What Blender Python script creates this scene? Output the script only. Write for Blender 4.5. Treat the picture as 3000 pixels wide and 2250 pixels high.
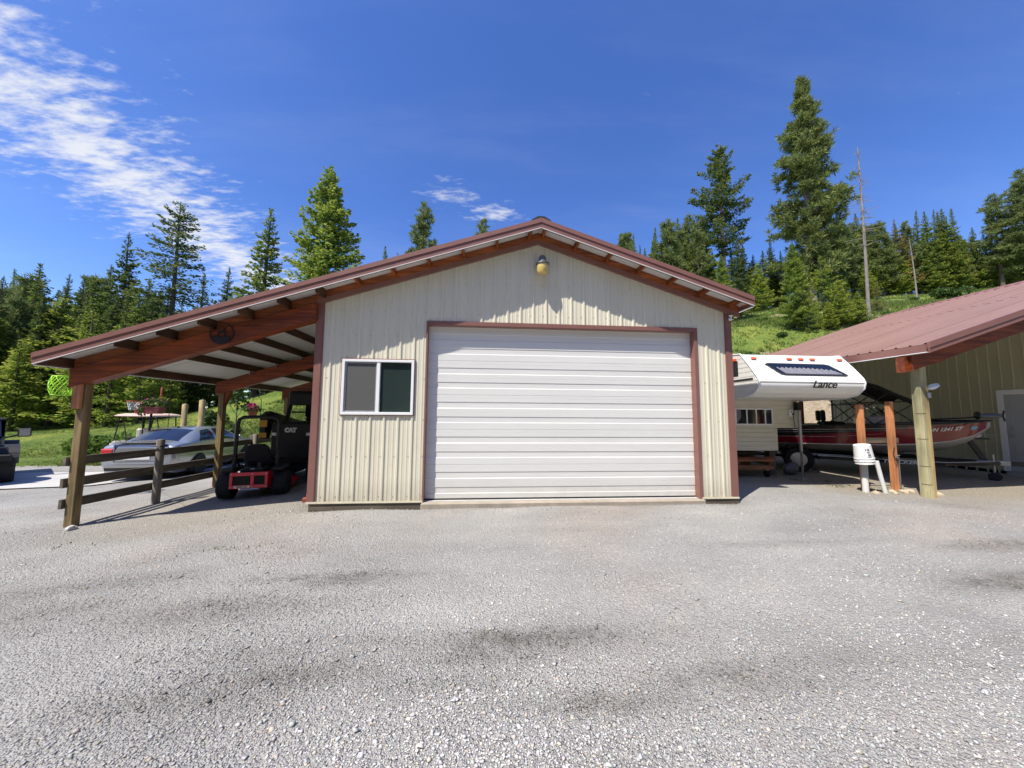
import bpy, math, random
import numpy as np
from mathutils import Vector, Matrix

random.seed(7)
R = math.radians
sc = bpy.context.scene
for _o in list(bpy.data.objects):
    bpy.data.objects.remove(_o)
COL = sc.collection

# ------------------------------------------------------------------ camera
CAM_F = 1033.44 / 3000.0
CAM_YAW, CAM_PITCH, CAM_ROLL = 0.0797, 0.0843, 0.0071
CAM_POS = Vector((2.7994, -6.0892, 1.4678))
_f = Vector((math.sin(CAM_YAW) * math.cos(CAM_PITCH), math.cos(CAM_YAW) * math.cos(CAM_PITCH), math.sin(CAM_PITCH)))
_r0 = Vector((math.cos(CAM_YAW), -math.sin(CAM_YAW), 0))
_u0 = _r0.cross(_f)
_r = _r0 * math.cos(CAM_ROLL) + _u0 * math.sin(CAM_ROLL)
_u = -_r0 * math.sin(CAM_ROLL) + _u0 * math.cos(CAM_ROLL)
cd = bpy.data.cameras.new('camera')
cam = bpy.data.objects.new('camera', cd)
COL.objects.link(cam)
cd.sensor_width = 36
cd.lens = CAM_F * 36
cd.clip_start = 0.05
cd.clip_end = 3000
_m = Matrix((_r, _u, -_f)).transposed().to_4x4()
_m.translation = CAM_POS
cam.matrix_world = _m
sc.camera = cam

# ------------------------------------------------------------------ sky, sun, exposure
SUN_DIR = Vector((1.22, 1.0, -2.6)).normalized()          # the way the light travels
SUN_ELEV = math.asin(-SUN_DIR.z)
SUN_AZ = math.atan2(-SUN_DIR.x, -SUN_DIR.y)               # from +Y, clockwise positive towards +X
world = bpy.data.worlds.new('World')
sc.world = world
world.use_nodes = True
wn, wl = world.node_tree.nodes, world.node_tree.links
wn.clear()


def wnode(t, **kw):
    n = wn.new(t)
    for k, v in kw.items():
        setattr(n, k, v)
    return n


def wmath(op, a, b=None, clamp=False):
    n = wnode('ShaderNodeMath', operation=op, use_clamp=clamp)
    for i, v in enumerate((a, b)):
        if v is None:
            continue
        if isinstance(v, (int, float)):
            n.inputs[i].default_value = v
        else:
            wl.new(v, n.inputs[i])
    return n.outputs[0]


sky = wnode('ShaderNodeTexSky', sky_type='NISHITA')
sky.sun_disc = False
sky.sun_elevation = SUN_ELEV
sky.sun_rotation = SUN_AZ
sky.altitude = 900
sky.air_density = 1.0
sky.dust_density = 0.6
sky.ozone_density = 3.5
hs = wnode('ShaderNodeHueSaturation')
hs.inputs['Hue'].default_value = 0.515
hs.inputs['Saturation'].default_value = 1.22
hs.inputs['Value'].default_value = 1.08
wl.new(sky.outputs[0], hs.inputs['Color'])
tc = wnode('ShaderNodeTexCoord')
sep = wnode('ShaderNodeSeparateXYZ')
wl.new(tc.outputs['Generated'], sep.inputs[0])
zz = wmath('MAXIMUM', wmath('ADD', sep.outputs[2], 0.10), 0.02)
px = wmath('DIVIDE', sep.outputs[0], zz)
py = wmath('DIVIDE', sep.outputs[1], zz)
comb = wnode('ShaderNodeCombineXYZ')
wl.new(px, comb.inputs[0])
wl.new(py, comb.inputs[1])


def wnoise(scale, detail, rough, sx, sy, rot, seed):
    mp = wnode('ShaderNodeMapping')
    mp.inputs['Rotation'].default_value = (0, 0, rot)
    mp.inputs['Scale'].default_value = (sx, sy, 1)
    mp.inputs['Location'].default_value = (seed, seed * 0.7, 0)
    wl.new(comb.outputs[0], mp.inputs[0])
    n = wnode('ShaderNodeTexNoise')
    n.inputs['Scale'].default_value = scale
    n.inputs['Detail'].default_value = detail
    n.inputs['Roughness'].default_value = rough
    wl.new(mp.outputs[0], n.inputs['Vector'])
    return n.outputs[0]


def wband(ax, ay, bx, by, width, soft=1.0):
    """closeness to the segment a-b in the flattened sky (0..1)"""
    dx, dy = bx - ax, by - ay
    L2 = dx * dx + dy * dy
    t = wmath('DIVIDE', wmath('ADD', wmath('MULTIPLY', wmath('SUBTRACT', px, ax), dx), wmath('MULTIPLY', wmath('SUBTRACT', py, ay), dy)), L2, True)
    ex = wmath('SUBTRACT', wmath('SUBTRACT', px, ax), wmath('MULTIPLY', t, dx))
    ey = wmath('SUBTRACT', wmath('SUBTRACT', py, ay), wmath('MULTIPLY', t, dy))
    d = wmath('SQRT', wmath('ADD', wmath('MULTIPLY', ex, ex), wmath('MULTIPLY', ey, ey)))
    return wmath('SUBTRACT', 1.0, wmath('DIVIDE', d, width), True)


# thin broken cloud: a long band over the left of the lot, small scattered puffs elsewhere
band = wmath('MAXIMUM', wband(-1.16, -1.5, -1.24, 0.95, 0.56), wband(-1.24, 0.95, -1.27, 2.6, 0.52))
puff = wmath('MULTIPLY', wband(-0.16, 1.32, 0.08, 1.44, 0.17), 0.72)
cover = wmath('MAXIMUM', band, puff)
cover = wmath('ADD', wmath('MULTIPLY', cover, 0.92), wmath('MULTIPLY', wnoise(0.9, 3, 0.5, 1, 1, 0, 3.1), 0.02))
fine = wnoise(5.5, 10, 0.62, 1.0, 2.6, R(28), 1.7)
fine2 = wnoise(17.0, 6, 0.6, 1.0, 2.2, R(28), 5.2)
body = wmath('ADD', cover, wmath('ADD', wmath('MULTIPLY', wmath('SUBTRACT', fine, 0.5), 1.7), wmath('MULTIPLY', wmath('SUBTRACT', fine2, 0.5), 1.1)))
cmask = wnode('ShaderNodeMapRange', interpolation_type='SMOOTHSTEP')
cmask.inputs['From Min'].default_value = 0.38
cmask.inputs['From Max'].default_value = 1.15
wl.new(body, cmask.inputs['Value'])
veil = wnode('ShaderNodeMapRange', interpolation_type='SMOOTHSTEP')
veil.inputs['From Min'].default_value = 0.40
veil.inputs['From Max'].default_value = 0.85
veil.inputs['To Max'].default_value = 0.09
wl.new(wnoise(1.6, 6, 0.6, 0.5, 1.6, R(20), 8.3), veil.inputs['Value'])
call = wmath('MULTIPLY', wmath('MAXIMUM', cmask.outputs[0], veil.outputs[0]), wmath('MULTIPLY', sep.outputs[2], 14.0, True), True)
cmix = wnode('ShaderNodeMixRGB')
wl.new(wmath('MULTIPLY', call, 0.92), cmix.inputs[0])
wl.new(hs.outputs[0], cmix.inputs[1])
cmix.inputs[2].default_value = (4.25, 4.35, 4.6, 1)
bg = wnode('ShaderNodeBackground')
bg.inputs['Strength'].default_value = 0.15
wl.new(cmix.outputs[0], bg.inputs[0])
wo = wnode('ShaderNodeOutputWorld')
wl.new(bg.outputs[0], wo.inputs[0])
SUNL = bpy.data.lights.new('sun', 'SUN')
SUNL.energy = 5.0
SUNL.angle = R(0.53)
SUNL.color = (1.0, 0.94, 0.83)
sun = bpy.data.objects.new('sun', SUNL)
COL.objects.link(sun)
sun.rotation_euler = SUN_DIR.to_track_quat('-Z', 'Y').to_euler()
sun.location = (-20, -30, 40)

sc.view_settings.view_transform = 'Standard'
sc.view_settings.look = 'None'
sc.view_settings.exposure = 0.47
sc.view_settings.gamma = 1.0
sc.render.engine = 'CYCLES'
sc.cycles.use_denoising = True
sc.cycles.max_bounces = 6
sc.cycles.diffuse_bounces = 3
sc.cycles.glossy_bounces = 3
sc.cycles.transparent_max_bounces = 8
sc.cycles.caustics_reflective = False
sc.cycles.caustics_refractive = False


# ------------------------------------------------------------------ photograph rays (used only to find real positions)
def ray(u, v):
    return (_f * 1033.44 + _r * (u - 1500) + _u * (1125 - v)).normalized()


def at_depth(u, v, z):
    d = ray(u, v)
    return CAM_POS + d * (z / d.dot(_f))


def on_z(u, v, z):
    d = ray(u, v)
    return CAM_POS + d * ((z - CAM_POS.z) / d.z)


def on_y(u, v, y):
    d = ray(u, v)
    return CAM_POS + d * ((y - CAM_POS.y) / d.y)


# ------------------------------------------------------------------ materials
MATS = {}


def nodes_of(m):
    m.use_nodes = True
    nt = m.node_tree
    return nt, nt.nodes, nt.links, nt.nodes['Principled BSDF']


def mat(name, col, rough=0.6, metal=0.0, var=0.12, vscale=3.0, bump=0.0, bscale=40.0, spec=0.5, stretch=(1, 1, 1), coat=0.0, dirt=0.0, dirtcol=(0.2, 0.15, 0.1), dscale=1.2, splash=0.0, wave=0.0):
    m = bpy.data.materials.new(name)
    nt, N, L, P = nodes_of(m)
    P.inputs['Roughness'].default_value = rough
    P.inputs['Metallic'].default_value = metal
    P.inputs['Specular IOR Level'].default_value = spec
    P.inputs['Coat Weight'].default_value = coat
    t = N.new('ShaderNodeTexCoord')
    mp = N.new('ShaderNodeMapping')
    mp.inputs['Scale'].default_value = stretch
    L.new(t.outputs['Object'], mp.inputs[0])
    n = N.new('ShaderNodeTexNoise')
    n.inputs['Scale'].default_value = vscale
    n.inputs['Detail'].default_value = 6
    n.inputs['Roughness'].default_value = 0.6
    L.new(mp.outputs[0], n.inputs['Vector'])
    cr = N.new('ShaderNodeValToRGB')
    cr.color_ramp.elements[0].position = 0.3
    cr.color_ramp.elements[1].position = 0.7
    cr.color_ramp.elements[0].color = tuple(c * (1 - var) for c in col) + (1,)
    cr.color_ramp.elements[1].color = tuple(min(1, c * (1 + var)) for c in col) + (1,)
    L.new(n.outputs[0], cr.inputs[0])
    out = cr.outputs[0]
    if dirt > 0:
        n2 = N.new('ShaderNodeTexNoise')
        n2.inputs['Scale'].default_value = dscale
        n2.inputs['Detail'].default_value = 8
        n2.inputs['Roughness'].default_value = 0.7
        L.new(mp.outputs[0], n2.inputs['Vector'])
        r2 = N.new('ShaderNodeValToRGB')
        r2.color_ramp.elements[0].position = 0.52
        r2.color_ramp.elements[1].position = 0.78
        r2.color_ramp.elements[0].color = (0, 0, 0, 1)
        r2.color_ramp.elements[1].color = (dirt, dirt, dirt, 1)
        L.new(n2.outputs[0], r2.inputs[0])
        mx = N.new('ShaderNodeMixRGB')
        L.new(r2.outputs[0], mx.inputs[0])
        L.new(out, mx.inputs[1])
        mx.inputs[2].default_value = tuple(dirtcol) + (1,)
        out = mx.outputs[0]
    if splash > 0:
        sx_ = N.new('ShaderNodeSeparateXYZ')
        L.new(t.outputs['Object'], sx_.inputs[0])
        n3 = N.new('ShaderNodeTexNoise')
        n3.inputs['Scale'].default_value = 5.0
        n3.inputs['Detail'].default_value = 8
        n3.inputs['Roughness'].default_value = 0.7
        L.new(t.outputs['Object'], n3.inputs['Vector'])
        hm = N.new('ShaderNodeMapRange')
        hm.inputs['From Min'].default_value = 0.42
        hm.inputs['From Max'].default_value = 0.0
        L.new(sx_.outputs[2], hm.inputs['Value'])
        ml = N.new('ShaderNodeMath')
        ml.operation = 'MULTIPLY'
        L.new(hm.outputs[0], ml.inputs[0])
        L.new(n3.outputs[0], ml.inputs[1])
        ml2 = N.new('ShaderNodeMath')
        ml2.operation = 'MULTIPLY'
        ml2.inputs[1].default_value = splash
        L.new(ml.outputs[0], ml2.inputs[0])
        mx3 = N.new('ShaderNodeMixRGB')
        L.new(ml2.outputs[0], mx3.inputs[0])
        L.new(out, mx3.inputs[1])
        mx3.inputs[2].default_value = (0.30, 0.25, 0.19, 1)
        out = mx3.outputs[0]
    if wave > 0:
        bw = N.new('ShaderNodeTexNoise')
        bw.inputs['Scale'].default_value = 2.2
        bw.inputs['Detail'].default_value = 2
        L.new(t.outputs['Object'], bw.inputs['Vector'])
        bv = N.new('ShaderNodeBump')
        bv.inputs['Strength'].default_value = wave
        bv.inputs['Distance'].default_value = 0.02
        L.new(bw.outputs[0], bv.inputs['Height'])
        L.new(bv.outputs[0], P.inputs['Normal'])
    L.new(out, P.inputs['Base Color'])
    rr = N.new('ShaderNodeMapRange')
    rr.inputs['To Min'].default_value = max(0.02, rough - 0.08)
    rr.inputs['To Max'].default_value = min(1, rough + 0.08)
    L.new(n.outputs[0], rr.inputs['Value'])
    L.new(rr.outputs[0], P.inputs['Roughness'])
    if bump > 0:
        b = N.new('ShaderNodeTexNoise')
        b.inputs['Scale'].default_value = bscale
        b.inputs['Detail'].default_value = 5
        L.new(mp.outputs[0], b.inputs['Vector'])
        bn = N.new('ShaderNodeBump')
        bn.inputs['Strength'].default_value = min(1.0, bump)
        bn.inputs['Distance'].default_value = 0.01
        L.new(b.outputs[0], bn.inputs['Height'])
        L.new(bn.outputs[0], P.inputs['Normal'])
    MATS[name] = m
    return m


def wood(name, col, col2, axis, rough=0.7, scale=1.0, knots=True):
    """grain drawn out along one axis (0 x, 1 y, 2 z)"""
    m = bpy.data.materials.new(name)
    nt, N, L, P = nodes_of(m)
    P.inputs['Roughness'].default_value = rough
    t = N.new('ShaderNodeTexCoord')
    mp = N.new('ShaderNodeMapping')
    s = [26 * scale] * 3
    s[axis] = 1.1 * scale
    mp.inputs['Scale'].default_value = s
    L.new(t.outputs['Object'], mp.inputs[0])
    n = N.new('ShaderNodeTexNoise')
    n.inputs['Scale'].default_value = 1.0
    n.inputs['Detail'].default_value = 7
    n.inputs['Distortion'].default_value = 0.6
    L.new(mp.outputs[0], n.inputs['Vector'])
    cr = N.new('ShaderNodeValToRGB')
    cr.color_ramp.elements[0].position = 0.32
    cr.color_ramp.elements[1].position = 0.68
    cr.color_ramp.elements[0].color = tuple(col) + (1,)
    cr.color_ramp.elements[1].color = tuple(col2) + (1,)
    L.new(n.outputs[0], cr.inputs[0])
    n2 = N.new('ShaderNodeTexNoise')
    n2.inputs['Scale'].default_value = 3.0
    n2.inputs['Detail'].default_value = 4
    mp2 = N.new('ShaderNodeMapping')
    s2 = [1.6] * 3
    s2[axis] = 0.5
    mp2.inputs['Scale'].default_value = s2
    L.new(t.outputs['Object'], mp2.inputs[0])
    L.new(mp2.outputs[0], n2.inputs['Vector'])
    r2 = N.new('ShaderNodeValToRGB')
    r2.color_ramp.elements[0].position = 0.35
    r2.color_ramp.elements[1].position = 0.75
    r2.color_ramp.elements[0].color = (0.55, 0.55, 0.55, 1)
    r2.color_ramp.elements[1].color = (1.25, 1.22, 1.18, 1)
    L.new(n2.outputs[0], r2.inputs[0])
    mx = N.new('ShaderNodeMixRGB')
    mx.blend_type = 'MULTIPLY'
    mx.inputs[0].default_value = 1
    L.new(cr.outputs[0], mx.inputs[1])
    L.new(r2.outputs[0], mx.inputs[2])
    L.new(mx.outputs[0], P.inputs['Base Color'])
    bn = N.new('ShaderNodeBump')
    bn.inputs['Strength'].default_value = 0.35
    bn.inputs['Distance'].default_value = 0.004
    L.new(n.outputs[0], bn.inputs['Height'])
    L.new(bn.outputs[0], P.inputs['Normal'])
    MATS[name] = m
    return m


def glass(name, col, rough=0.05, spec=0.8):
    return mat(name, col, rough=rough, var=0.05, spec=spec, coat=0.3)


def foliage_mat(name, trans=0.38, rough=0.8):
    m = bpy.data.materials.new(name)
    nt, N, L, P = nodes_of(m)
    a = N.new('ShaderNodeAttribute')
    a.attribute_name = 'tint'
    L.new(a.outputs['Color'], P.inputs['Base Color'])
    P.inputs['Roughness'].default_value = rough
    P.inputs['Specular IOR Level'].default_value = 0.08
    tr = N.new('ShaderNodeBsdfTranslucent')
    L.new(a.outputs['Color'], tr.inputs['Color'])
    mx = N.new('ShaderNodeMixShader')
    mx.inputs[0].default_value = trans
    L.new(P.outputs[0], mx.inputs[1])
    L.new(tr.outputs[0], mx.inputs[2])
    L.new(mx.outputs[0], N['Material Output'].inputs['Surface'])
    MATS[name] = m
    return m


mat('cream_metal', (0.71, 0.675, 0.535), rough=0.42, var=0.04, vscale=1.5, dirt=0.12, dirtcol=(0.42, 0.34, 0.22), dscale=0.8, stretch=(2, 2, 0.4), splash=0.75, wave=0.25)
mat('brown_metal', (0.235, 0.112, 0.092), rough=0.42, var=0.06, vscale=4)
mat('roof_metal', (0.28, 0.168, 0.132), rough=0.36, var=0.08, vscale=0.9, stretch=(0.5, 2, 1))
mat('white_metal', (0.80, 0.80, 0.81), rough=0.4, var=0.025, vscale=2)
mat('door_white', (0.735, 0.735, 0.705), rough=0.45, var=0.03, vscale=1.4, stretch=(0.3, 1, 2.5), dirt=0.06, dirtcol=(0.5, 0.46, 0.4), splash=0.6, wave=0.3)
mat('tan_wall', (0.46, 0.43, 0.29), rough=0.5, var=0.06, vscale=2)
mat('underside_white', (0.66, 0.66, 0.63), rough=0.7, var=0.06, vscale=2, dirt=0.1)
mat('vinyl_white', (0.85, 0.86, 0.87), rough=0.35, var=0.02)
mat('window_screen', (0.092, 0.092, 0.088), rough=0.75, var=0.12, vscale=160)
glass('window_glass', (0.030, 0.046, 0.042))
glass('dark_glass', (0.01, 0.012, 0.018))
mat('rubber', (0.017, 0.017, 0.018), rough=0.8, var=0.25, vscale=20, bump=0.3, bscale=90)
mat('black_paint', (0.006, 0.006, 0.0065), rough=0.55, var=0.2, vscale=6)
mat('black_plastic', (0.011, 0.011, 0.012), rough=0.6, var=0.2, vscale=6)
mat('black_fabric', (0.011, 0.011, 0.013), rough=0.95, var=0.2, vscale=10, bump=0.3, bscale=60)
mat('steel', (0.45, 0.45, 0.46), rough=0.35, metal=0.9, var=0.1, vscale=8)
mat('galvanised', (0.42, 0.43, 0.44), rough=0.45, metal=0.6, var=0.15, vscale=12)
mat('red_paint', (0.62, 0.014, 0.04), rough=0.35, var=0.06, coat=0.3)
mat('boat_red', (0.20, 0.003, 0.018), rough=0.25, var=0.15, vscale=30, coat=0.5)
mat('boat_black', (0.01, 0.01, 0.012), rough=0.25, coat=0.4)
mat('boat_grey', (0.36, 0.36, 0.37), rough=0.4, var=0.06)
mat('trailer_black', (0.014, 0.014, 0.016), rough=0.35)
mat('yellow_paint', (0.55, 0.29, 0.02), rough=0.5)
mat('car_silver', (0.40, 0.42, 0.45), rough=0.24, metal=0.65, var=0.02, coat=0.6)
mat('alloy', (0.5, 0.5, 0.51), rough=0.3, metal=0.8)
mat('tail_red', (0.5, 0.01, 0.015), rough=0.15, coat=0.6)
mat('amber', (0.75, 0.13, 0.04), rough=0.25)
mat('camper_white', (0.80, 0.79, 0.75), rough=0.38, var=0.03, dirt=0.10, dirtcol=(0.5, 0.45, 0.36), dscale=2.0)
mat('camper_cream', (0.66, 0.64, 0.52), rough=0.5, var=0.04, dirt=0.1)
mat('camper_trim', (0.03, 0.03, 0.035), rough=0.5)
mat('curtain', (0.24, 0.24, 0.28), rough=0.9, var=0.08, vscale=14)
mat('jeep_green', (0.15, 0.155, 0.135), rough=0.35, coat=0.4)
mat('cart_tan', (0.56, 0.42, 0.33), rough=0.5)
mat('cart_cream', (0.7, 0.66, 0.56), rough=0.6)
mat('lime_net', (0.42, 0.78, 0.04), rough=0.5, var=0.1)
mat('hoop_orange', (0.6, 0.1, 0.02), rough=0.5)
mat('net_white', (0.75, 0.75, 0.74), rough=0.9)
mat('planter_red', (0.22, 0.05, 0.05), rough=0.6)
mat('terracotta', (0.32, 0.11, 0.05), rough=0.8)
mat('lamp_grey', (0.12, 0.13, 0.15), rough=0.4, metal=0.3)
mat('lamp_globe', (0.62, 0.48, 0.16), rough=0.18, var=0.1, coat=0.5)
mat('sign_iron', (0.012, 0.010, 0.010), rough=0.6)
mat('sill_concrete', (0.36, 0.31, 0.25), rough=0.95, var=0.15, vscale=6, bump=0.4, bscale=60, dirt=0.4, dirtcol=(0.24, 0.2, 0.16))
mat('snag_grey', (0.24, 0.205, 0.175), rough=0.95, var=0.3, vscale=5, bump=0.6, bscale=12, stretch=(3, 3, 0.6))
mat('concrete', (0.46, 0.45, 0.43), rough=0.9, var=0.1, vscale=2.5, bump=0.3, bscale=80, dirt=0.25, dirtcol=(0.3, 0.28, 0.25))
mat('stone_tan', (0.48, 0.40, 0.28), rough=0.95, var=0.2, vscale=6, bump=0.6, bscale=20)
mat('pvc_grey', (0.40, 0.41, 0.41), rough=0.5, var=0.06)
mat('pvc_white', (0.68, 0.68, 0.66), rough=0.45, var=0.05, dirt=0.25)
mat('bucket_white', (0.80, 0.80, 0.79), rough=0.4, var=0.04, dirt=0.1)
mat('print_grey', (0.16, 0.16, 0.17), rough=0.7, var=0.4, vscale=30)
mat('letter_white', (0.75, 0.75, 0.74), rough=0.5)
mat('letter_black', (0.015, 0.015, 0.016), rough=0.5)
mat('decal_blue', (0.15, 0.35, 0.5), rough=0.5)
mat('brick_red', (0.3, 0.08, 0.05), rough=0.9)
mat('door_grey', (0.42, 0.43, 0.44), rough=0.5, var=0.03)
mat('bark', (0.115, 0.085, 0.065), rough=0.95, var=0.35, vscale=4, bump=0.8, bscale=12, stretch=(3, 3, 0.6))
mat('bark_pale', (0.30, 0.22, 0.17), rough=0.95, var=0.3, vscale=5, bump=0.8, bscale=12, stretch=(3, 3, 0.6))
for ax, nm in enumerate('xyz'):
    wood('stain_' + nm, (0.125, 0.020, 0.004), (0.34, 0.075, 0.014), ax, rough=0.5)
    wood('rafter_' + nm, (0.17, 0.038, 0.008), (0.42, 0.125, 0.030), ax, rough=0.5)
    wood('treated_' + nm, (0.15, 0.105, 0.045), (0.30, 0.22, 0.10), ax)
    wood('grey_wood_' + nm, (0.085, 0.070, 0.052), (0.19, 0.16, 0.12), ax)
    wood('cedar_' + nm, (0.56, 0.21, 0.08), (0.76, 0.35, 0.155), ax)
    wood('purlin_' + nm, (0.050, 0.022, 0.012), (0.13, 0.058, 0.028), ax)
wood('post_grey', (0.20, 0.175, 0.14), (0.38, 0.34, 0.28), 2)
wood('post_green', (0.34, 0.31, 0.15), (0.52, 0.49, 0.30), 2)
wood('post_yellow', (0.42, 0.30, 0.12), (0.60, 0.48, 0.24), 2)
wood('pallet_wood', (0.28, 0.11, 0.05), (0.42, 0.20, 0.10), 0)
foliage_mat('fir_needles')
foliage_mat('leaf', trans=0.35, rough=0.5)
foliage_mat('grass_blades', trans=0.35, rough=0.6)
foliage_mat('petals', trans=0.3, rough=0.6)
foliage_mat('stone_bits', trans=0.0, rough=0.92)


# ------------------------------------------------------------------ mesh builder
class MB:
    def __init__(s):
        s.v = []
        s.f = []
        s.m = []

    def add(s, verts, faces, mi=0):
        o = len(s.v)
        s.v.extend([tuple(p) for p in verts])
        for f in faces:
            s.f.append(tuple(i + o for i in f))
            s.m.append(mi)
        return s

    def box(s, x0, x1, y0, y1, z0, z1, mi=0, bev=0.0):
        if bev > 0:
            b = min(bev, abs(x1 - x0) * .45, abs(y1 - y0) * .45, abs(z1 - z0) * .45)
            vs = []
            idx = {}
            for ix, (X, sx) in enumerate(((x0, 1), (x1, -1))):
                for iy, (Y, sy) in enumerate(((y0, 1), (y1, -1))):
                    for iz, (Z, sz) in enumerate(((z0, 1), (z1, -1))):
                        for a in range(3):
                            idx[(ix, iy, iz, a)] = len(vs)
                            vs.append((X + (sx * b if a != 0 else 0), Y + (sy * b if a != 1 else 0), Z + (sz * b if a != 2 else 0)))
            I = lambda *k: idx[k]
            fs = []
            for ix in (0, 1):
                q = [I(ix, 0, 0, 0), I(ix, 0, 1, 0), I(ix, 1, 1, 0), I(ix, 1, 0, 0)]
                fs.append(q if ix == 0 else q[::-1])
                q = [I(0, ix, 0, 1), I(1, ix, 0, 1), I(1, ix, 1, 1), I(0, ix, 1, 1)]
                fs.append(q if ix == 0 else q[::-1])
                q = [I(0, 0, ix, 2), I(0, 1, ix, 2), I(1, 1, ix, 2), I(1, 0, ix, 2)]
                fs.append(q if ix == 0 else q[::-1])
            for a in (0, 1):
                for c in (0, 1):
                    flip = (a + c) % 2
                    q = [I(0, a, c, 1), I(0, a, c, 2), I(1, a, c, 2), I(1, a, c, 1)]
                    fs.append(q if not flip else q[::-1])
                    q = [I(a, 0, c, 2), I(a, 0, c, 0), I(a, 1, c, 0), I(a, 1, c, 2)]
                    fs.append(q if not flip else q[::-1])
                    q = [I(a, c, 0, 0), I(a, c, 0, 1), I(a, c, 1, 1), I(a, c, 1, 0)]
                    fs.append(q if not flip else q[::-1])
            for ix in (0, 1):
                for iy in (0, 1):
                    for iz in (0, 1):
                        q = [I(ix, iy, iz, 0), I(ix, iy, iz, 1), I(ix, iy, iz, 2)]
                        fs.append(q if (ix + iy + iz) % 2 == 0 else q[::-1])
            return s.add(vs, fs, mi)
        vs = [(x, y, z) for x in (x0, x1) for y in (y0, y1) for z in (z0, z1)]
        return s.add(vs, [(0, 1, 3, 2), (4, 6, 7, 5), (0, 4, 5, 1), (2, 3, 7, 6), (0, 2, 6, 4), (1, 5, 7, 3)], mi)

    def bar(s, a, b, w, h, up=(0, 0, 1), mi=0):
        """rectangular bar from a to b, w across, h along up"""
        a, b = Vector(a), Vector(b)
        d = (b - a).normalized()
        side = d.cross(Vector(up)).normalized()
        n = side.cross(d).normalized()
        vs = []
        for p in (a, b):
            for sx, sy in ((-1, -1), (1, -1), (1, 1), (-1, 1)):
                vs.append(p + side * (sx * w / 2) + n * (sy * h / 2))
        return s.add(vs, [(0, 1, 2, 3), (7, 6, 5, 4), (0, 4, 5, 1), (1, 5, 6, 2), (2, 6, 7, 3), (3, 7, 4, 0)], mi)

    def prism(s, poly, axis, a0, a1, mi=0):
        """poly: list of 2D points in the plane across axis (x: y,z ; y: x,z ; z: x,y)"""
        n = len(poly)

        def P(p, a):
            if axis == 0:
                return (a, p[0], p[1])
            if axis == 1:
                return (p[0], a, p[1])
            return (p[0], p[1], a)
        vs = [P(p, a0) for p in poly] + [P(p, a1) for p in poly]
        fs = [tuple(range(n)), tuple(range(2 * n - 1, n - 1, -1))]
        for i in range(n):
            j = (i + 1) % n
            fs.append((i, i + n, j + n, j))
        return s.add(vs, fs, mi)

    def tube(s, pts, r, n=8, mi=0, cap=True):
        pts = [Vector(p) for p in pts]
        rs = r if isinstance(r, (list, tuple)) else [r] * len(pts)
        vs = []
        ref = None
        for i, p in enumerate(pts):
            d = (pts[min(i + 1, len(pts) - 1)] - pts[max(i - 1, 0)]).normalized()
            if ref is None:
                ref = d.orthogonal().normalized()
            ref = (ref - d * ref.dot(d)).normalized()
            b = d.cross(ref)
            for k in range(n):
                a = 2 * math.pi * k / n
                vs.append(p + (ref * math.cos(a) + b * math.sin(a)) * rs[i])
        fs = []
        for i in range(len(pts) - 1):
            for k in range(n):
                k2 = (k + 1) % n
                fs.append((i * n + k, i * n + k2, (i + 1) * n + k2, (i + 1) * n + k))
        if cap:
            fs.append(tuple(range(n - 1, -1, -1)))
            fs.append(tuple((len(pts) - 1) * n + k for k in range(n)))
        return s.add(vs, fs, mi)

    def lathe(s, prof, c=(0, 0, 0), axis=2, n=20, mi=0, frame=None):
        """prof: (radius, along) pairs turned about axis"""
        vs = []
        for r_, a in prof:
            for k in range(n):
                t = 2 * math.pi * k / n
                x, y = r_ * math.cos(t), r_ * math.sin(t)
                if axis == 2:
                    p = (x, y, a)
                elif axis == 0:
                    p = (a, x, y)
                else:
                    p = (y, a, x)
                vs.append((p[0] + c[0], p[1] + c[1], p[2] + c[2]))
        fs = []
        for i in range(len(prof) - 1):
            for k in range(n):
                k2 = (k + 1) % n
                fs.append((i * n + k, i * n + k2, (i + 1) * n + k2, (i + 1) * n + k))
        if prof[0][0] > 1e-4:
            fs.append(tuple(range(n - 1, -1, -1)))
        if prof[-1][0] > 1e-4:
            fs.append(tuple((len(prof) - 1) * n + k for k in range(n)))
        return s.add(vs, fs, mi)

    def loft(s, rings, mi=0, closed=True, cap=True):
        n = len(rings[0])
        vs = [p for rg in rings for p in rg]
        fs = []
        for i in range(len(rings) - 1):
            for k in range(n if closed else n - 1):
                k2 = (k + 1) % n
                fs.append((i * n + k, (i + 1) * n + k, (i + 1) * n + k2, i * n + k2))
        if cap and closed:
            fs.append(tuple(range(n)))
            fs.append(tuple((len(rings) - 1) * n + k for k in range(n - 1, -1, -1)))
        return s.add(vs, fs, mi)

    def ball(s, c, r, n=10, m=7, mi=0):
        r = r if isinstance(r, (tuple, list)) else (r, r, r)
        vs = []
        for i in range(m + 1):
            th = math.pi * i / m
            for k in range(n):
                ph = 2 * math.pi * k / n
                vs.append((c[0] + r[0] * math.sin(th) * math.cos(ph), c[1] + r[1] * math.sin(th) * math.sin(ph), c[2] - r[2] * math.cos(th)))
        fs = []
        for i in range(m):
            for k in range(n):
                k2 = (k + 1) % n
                fs.append((i * n + k, i * n + k2, (i + 1) * n + k2, (i + 1) * n + k))
        return s.add(vs, fs, mi)

    def xf(s, M):
        s.v = [tuple(M @ Vector(p)) for p in s.v]
        return s

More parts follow.
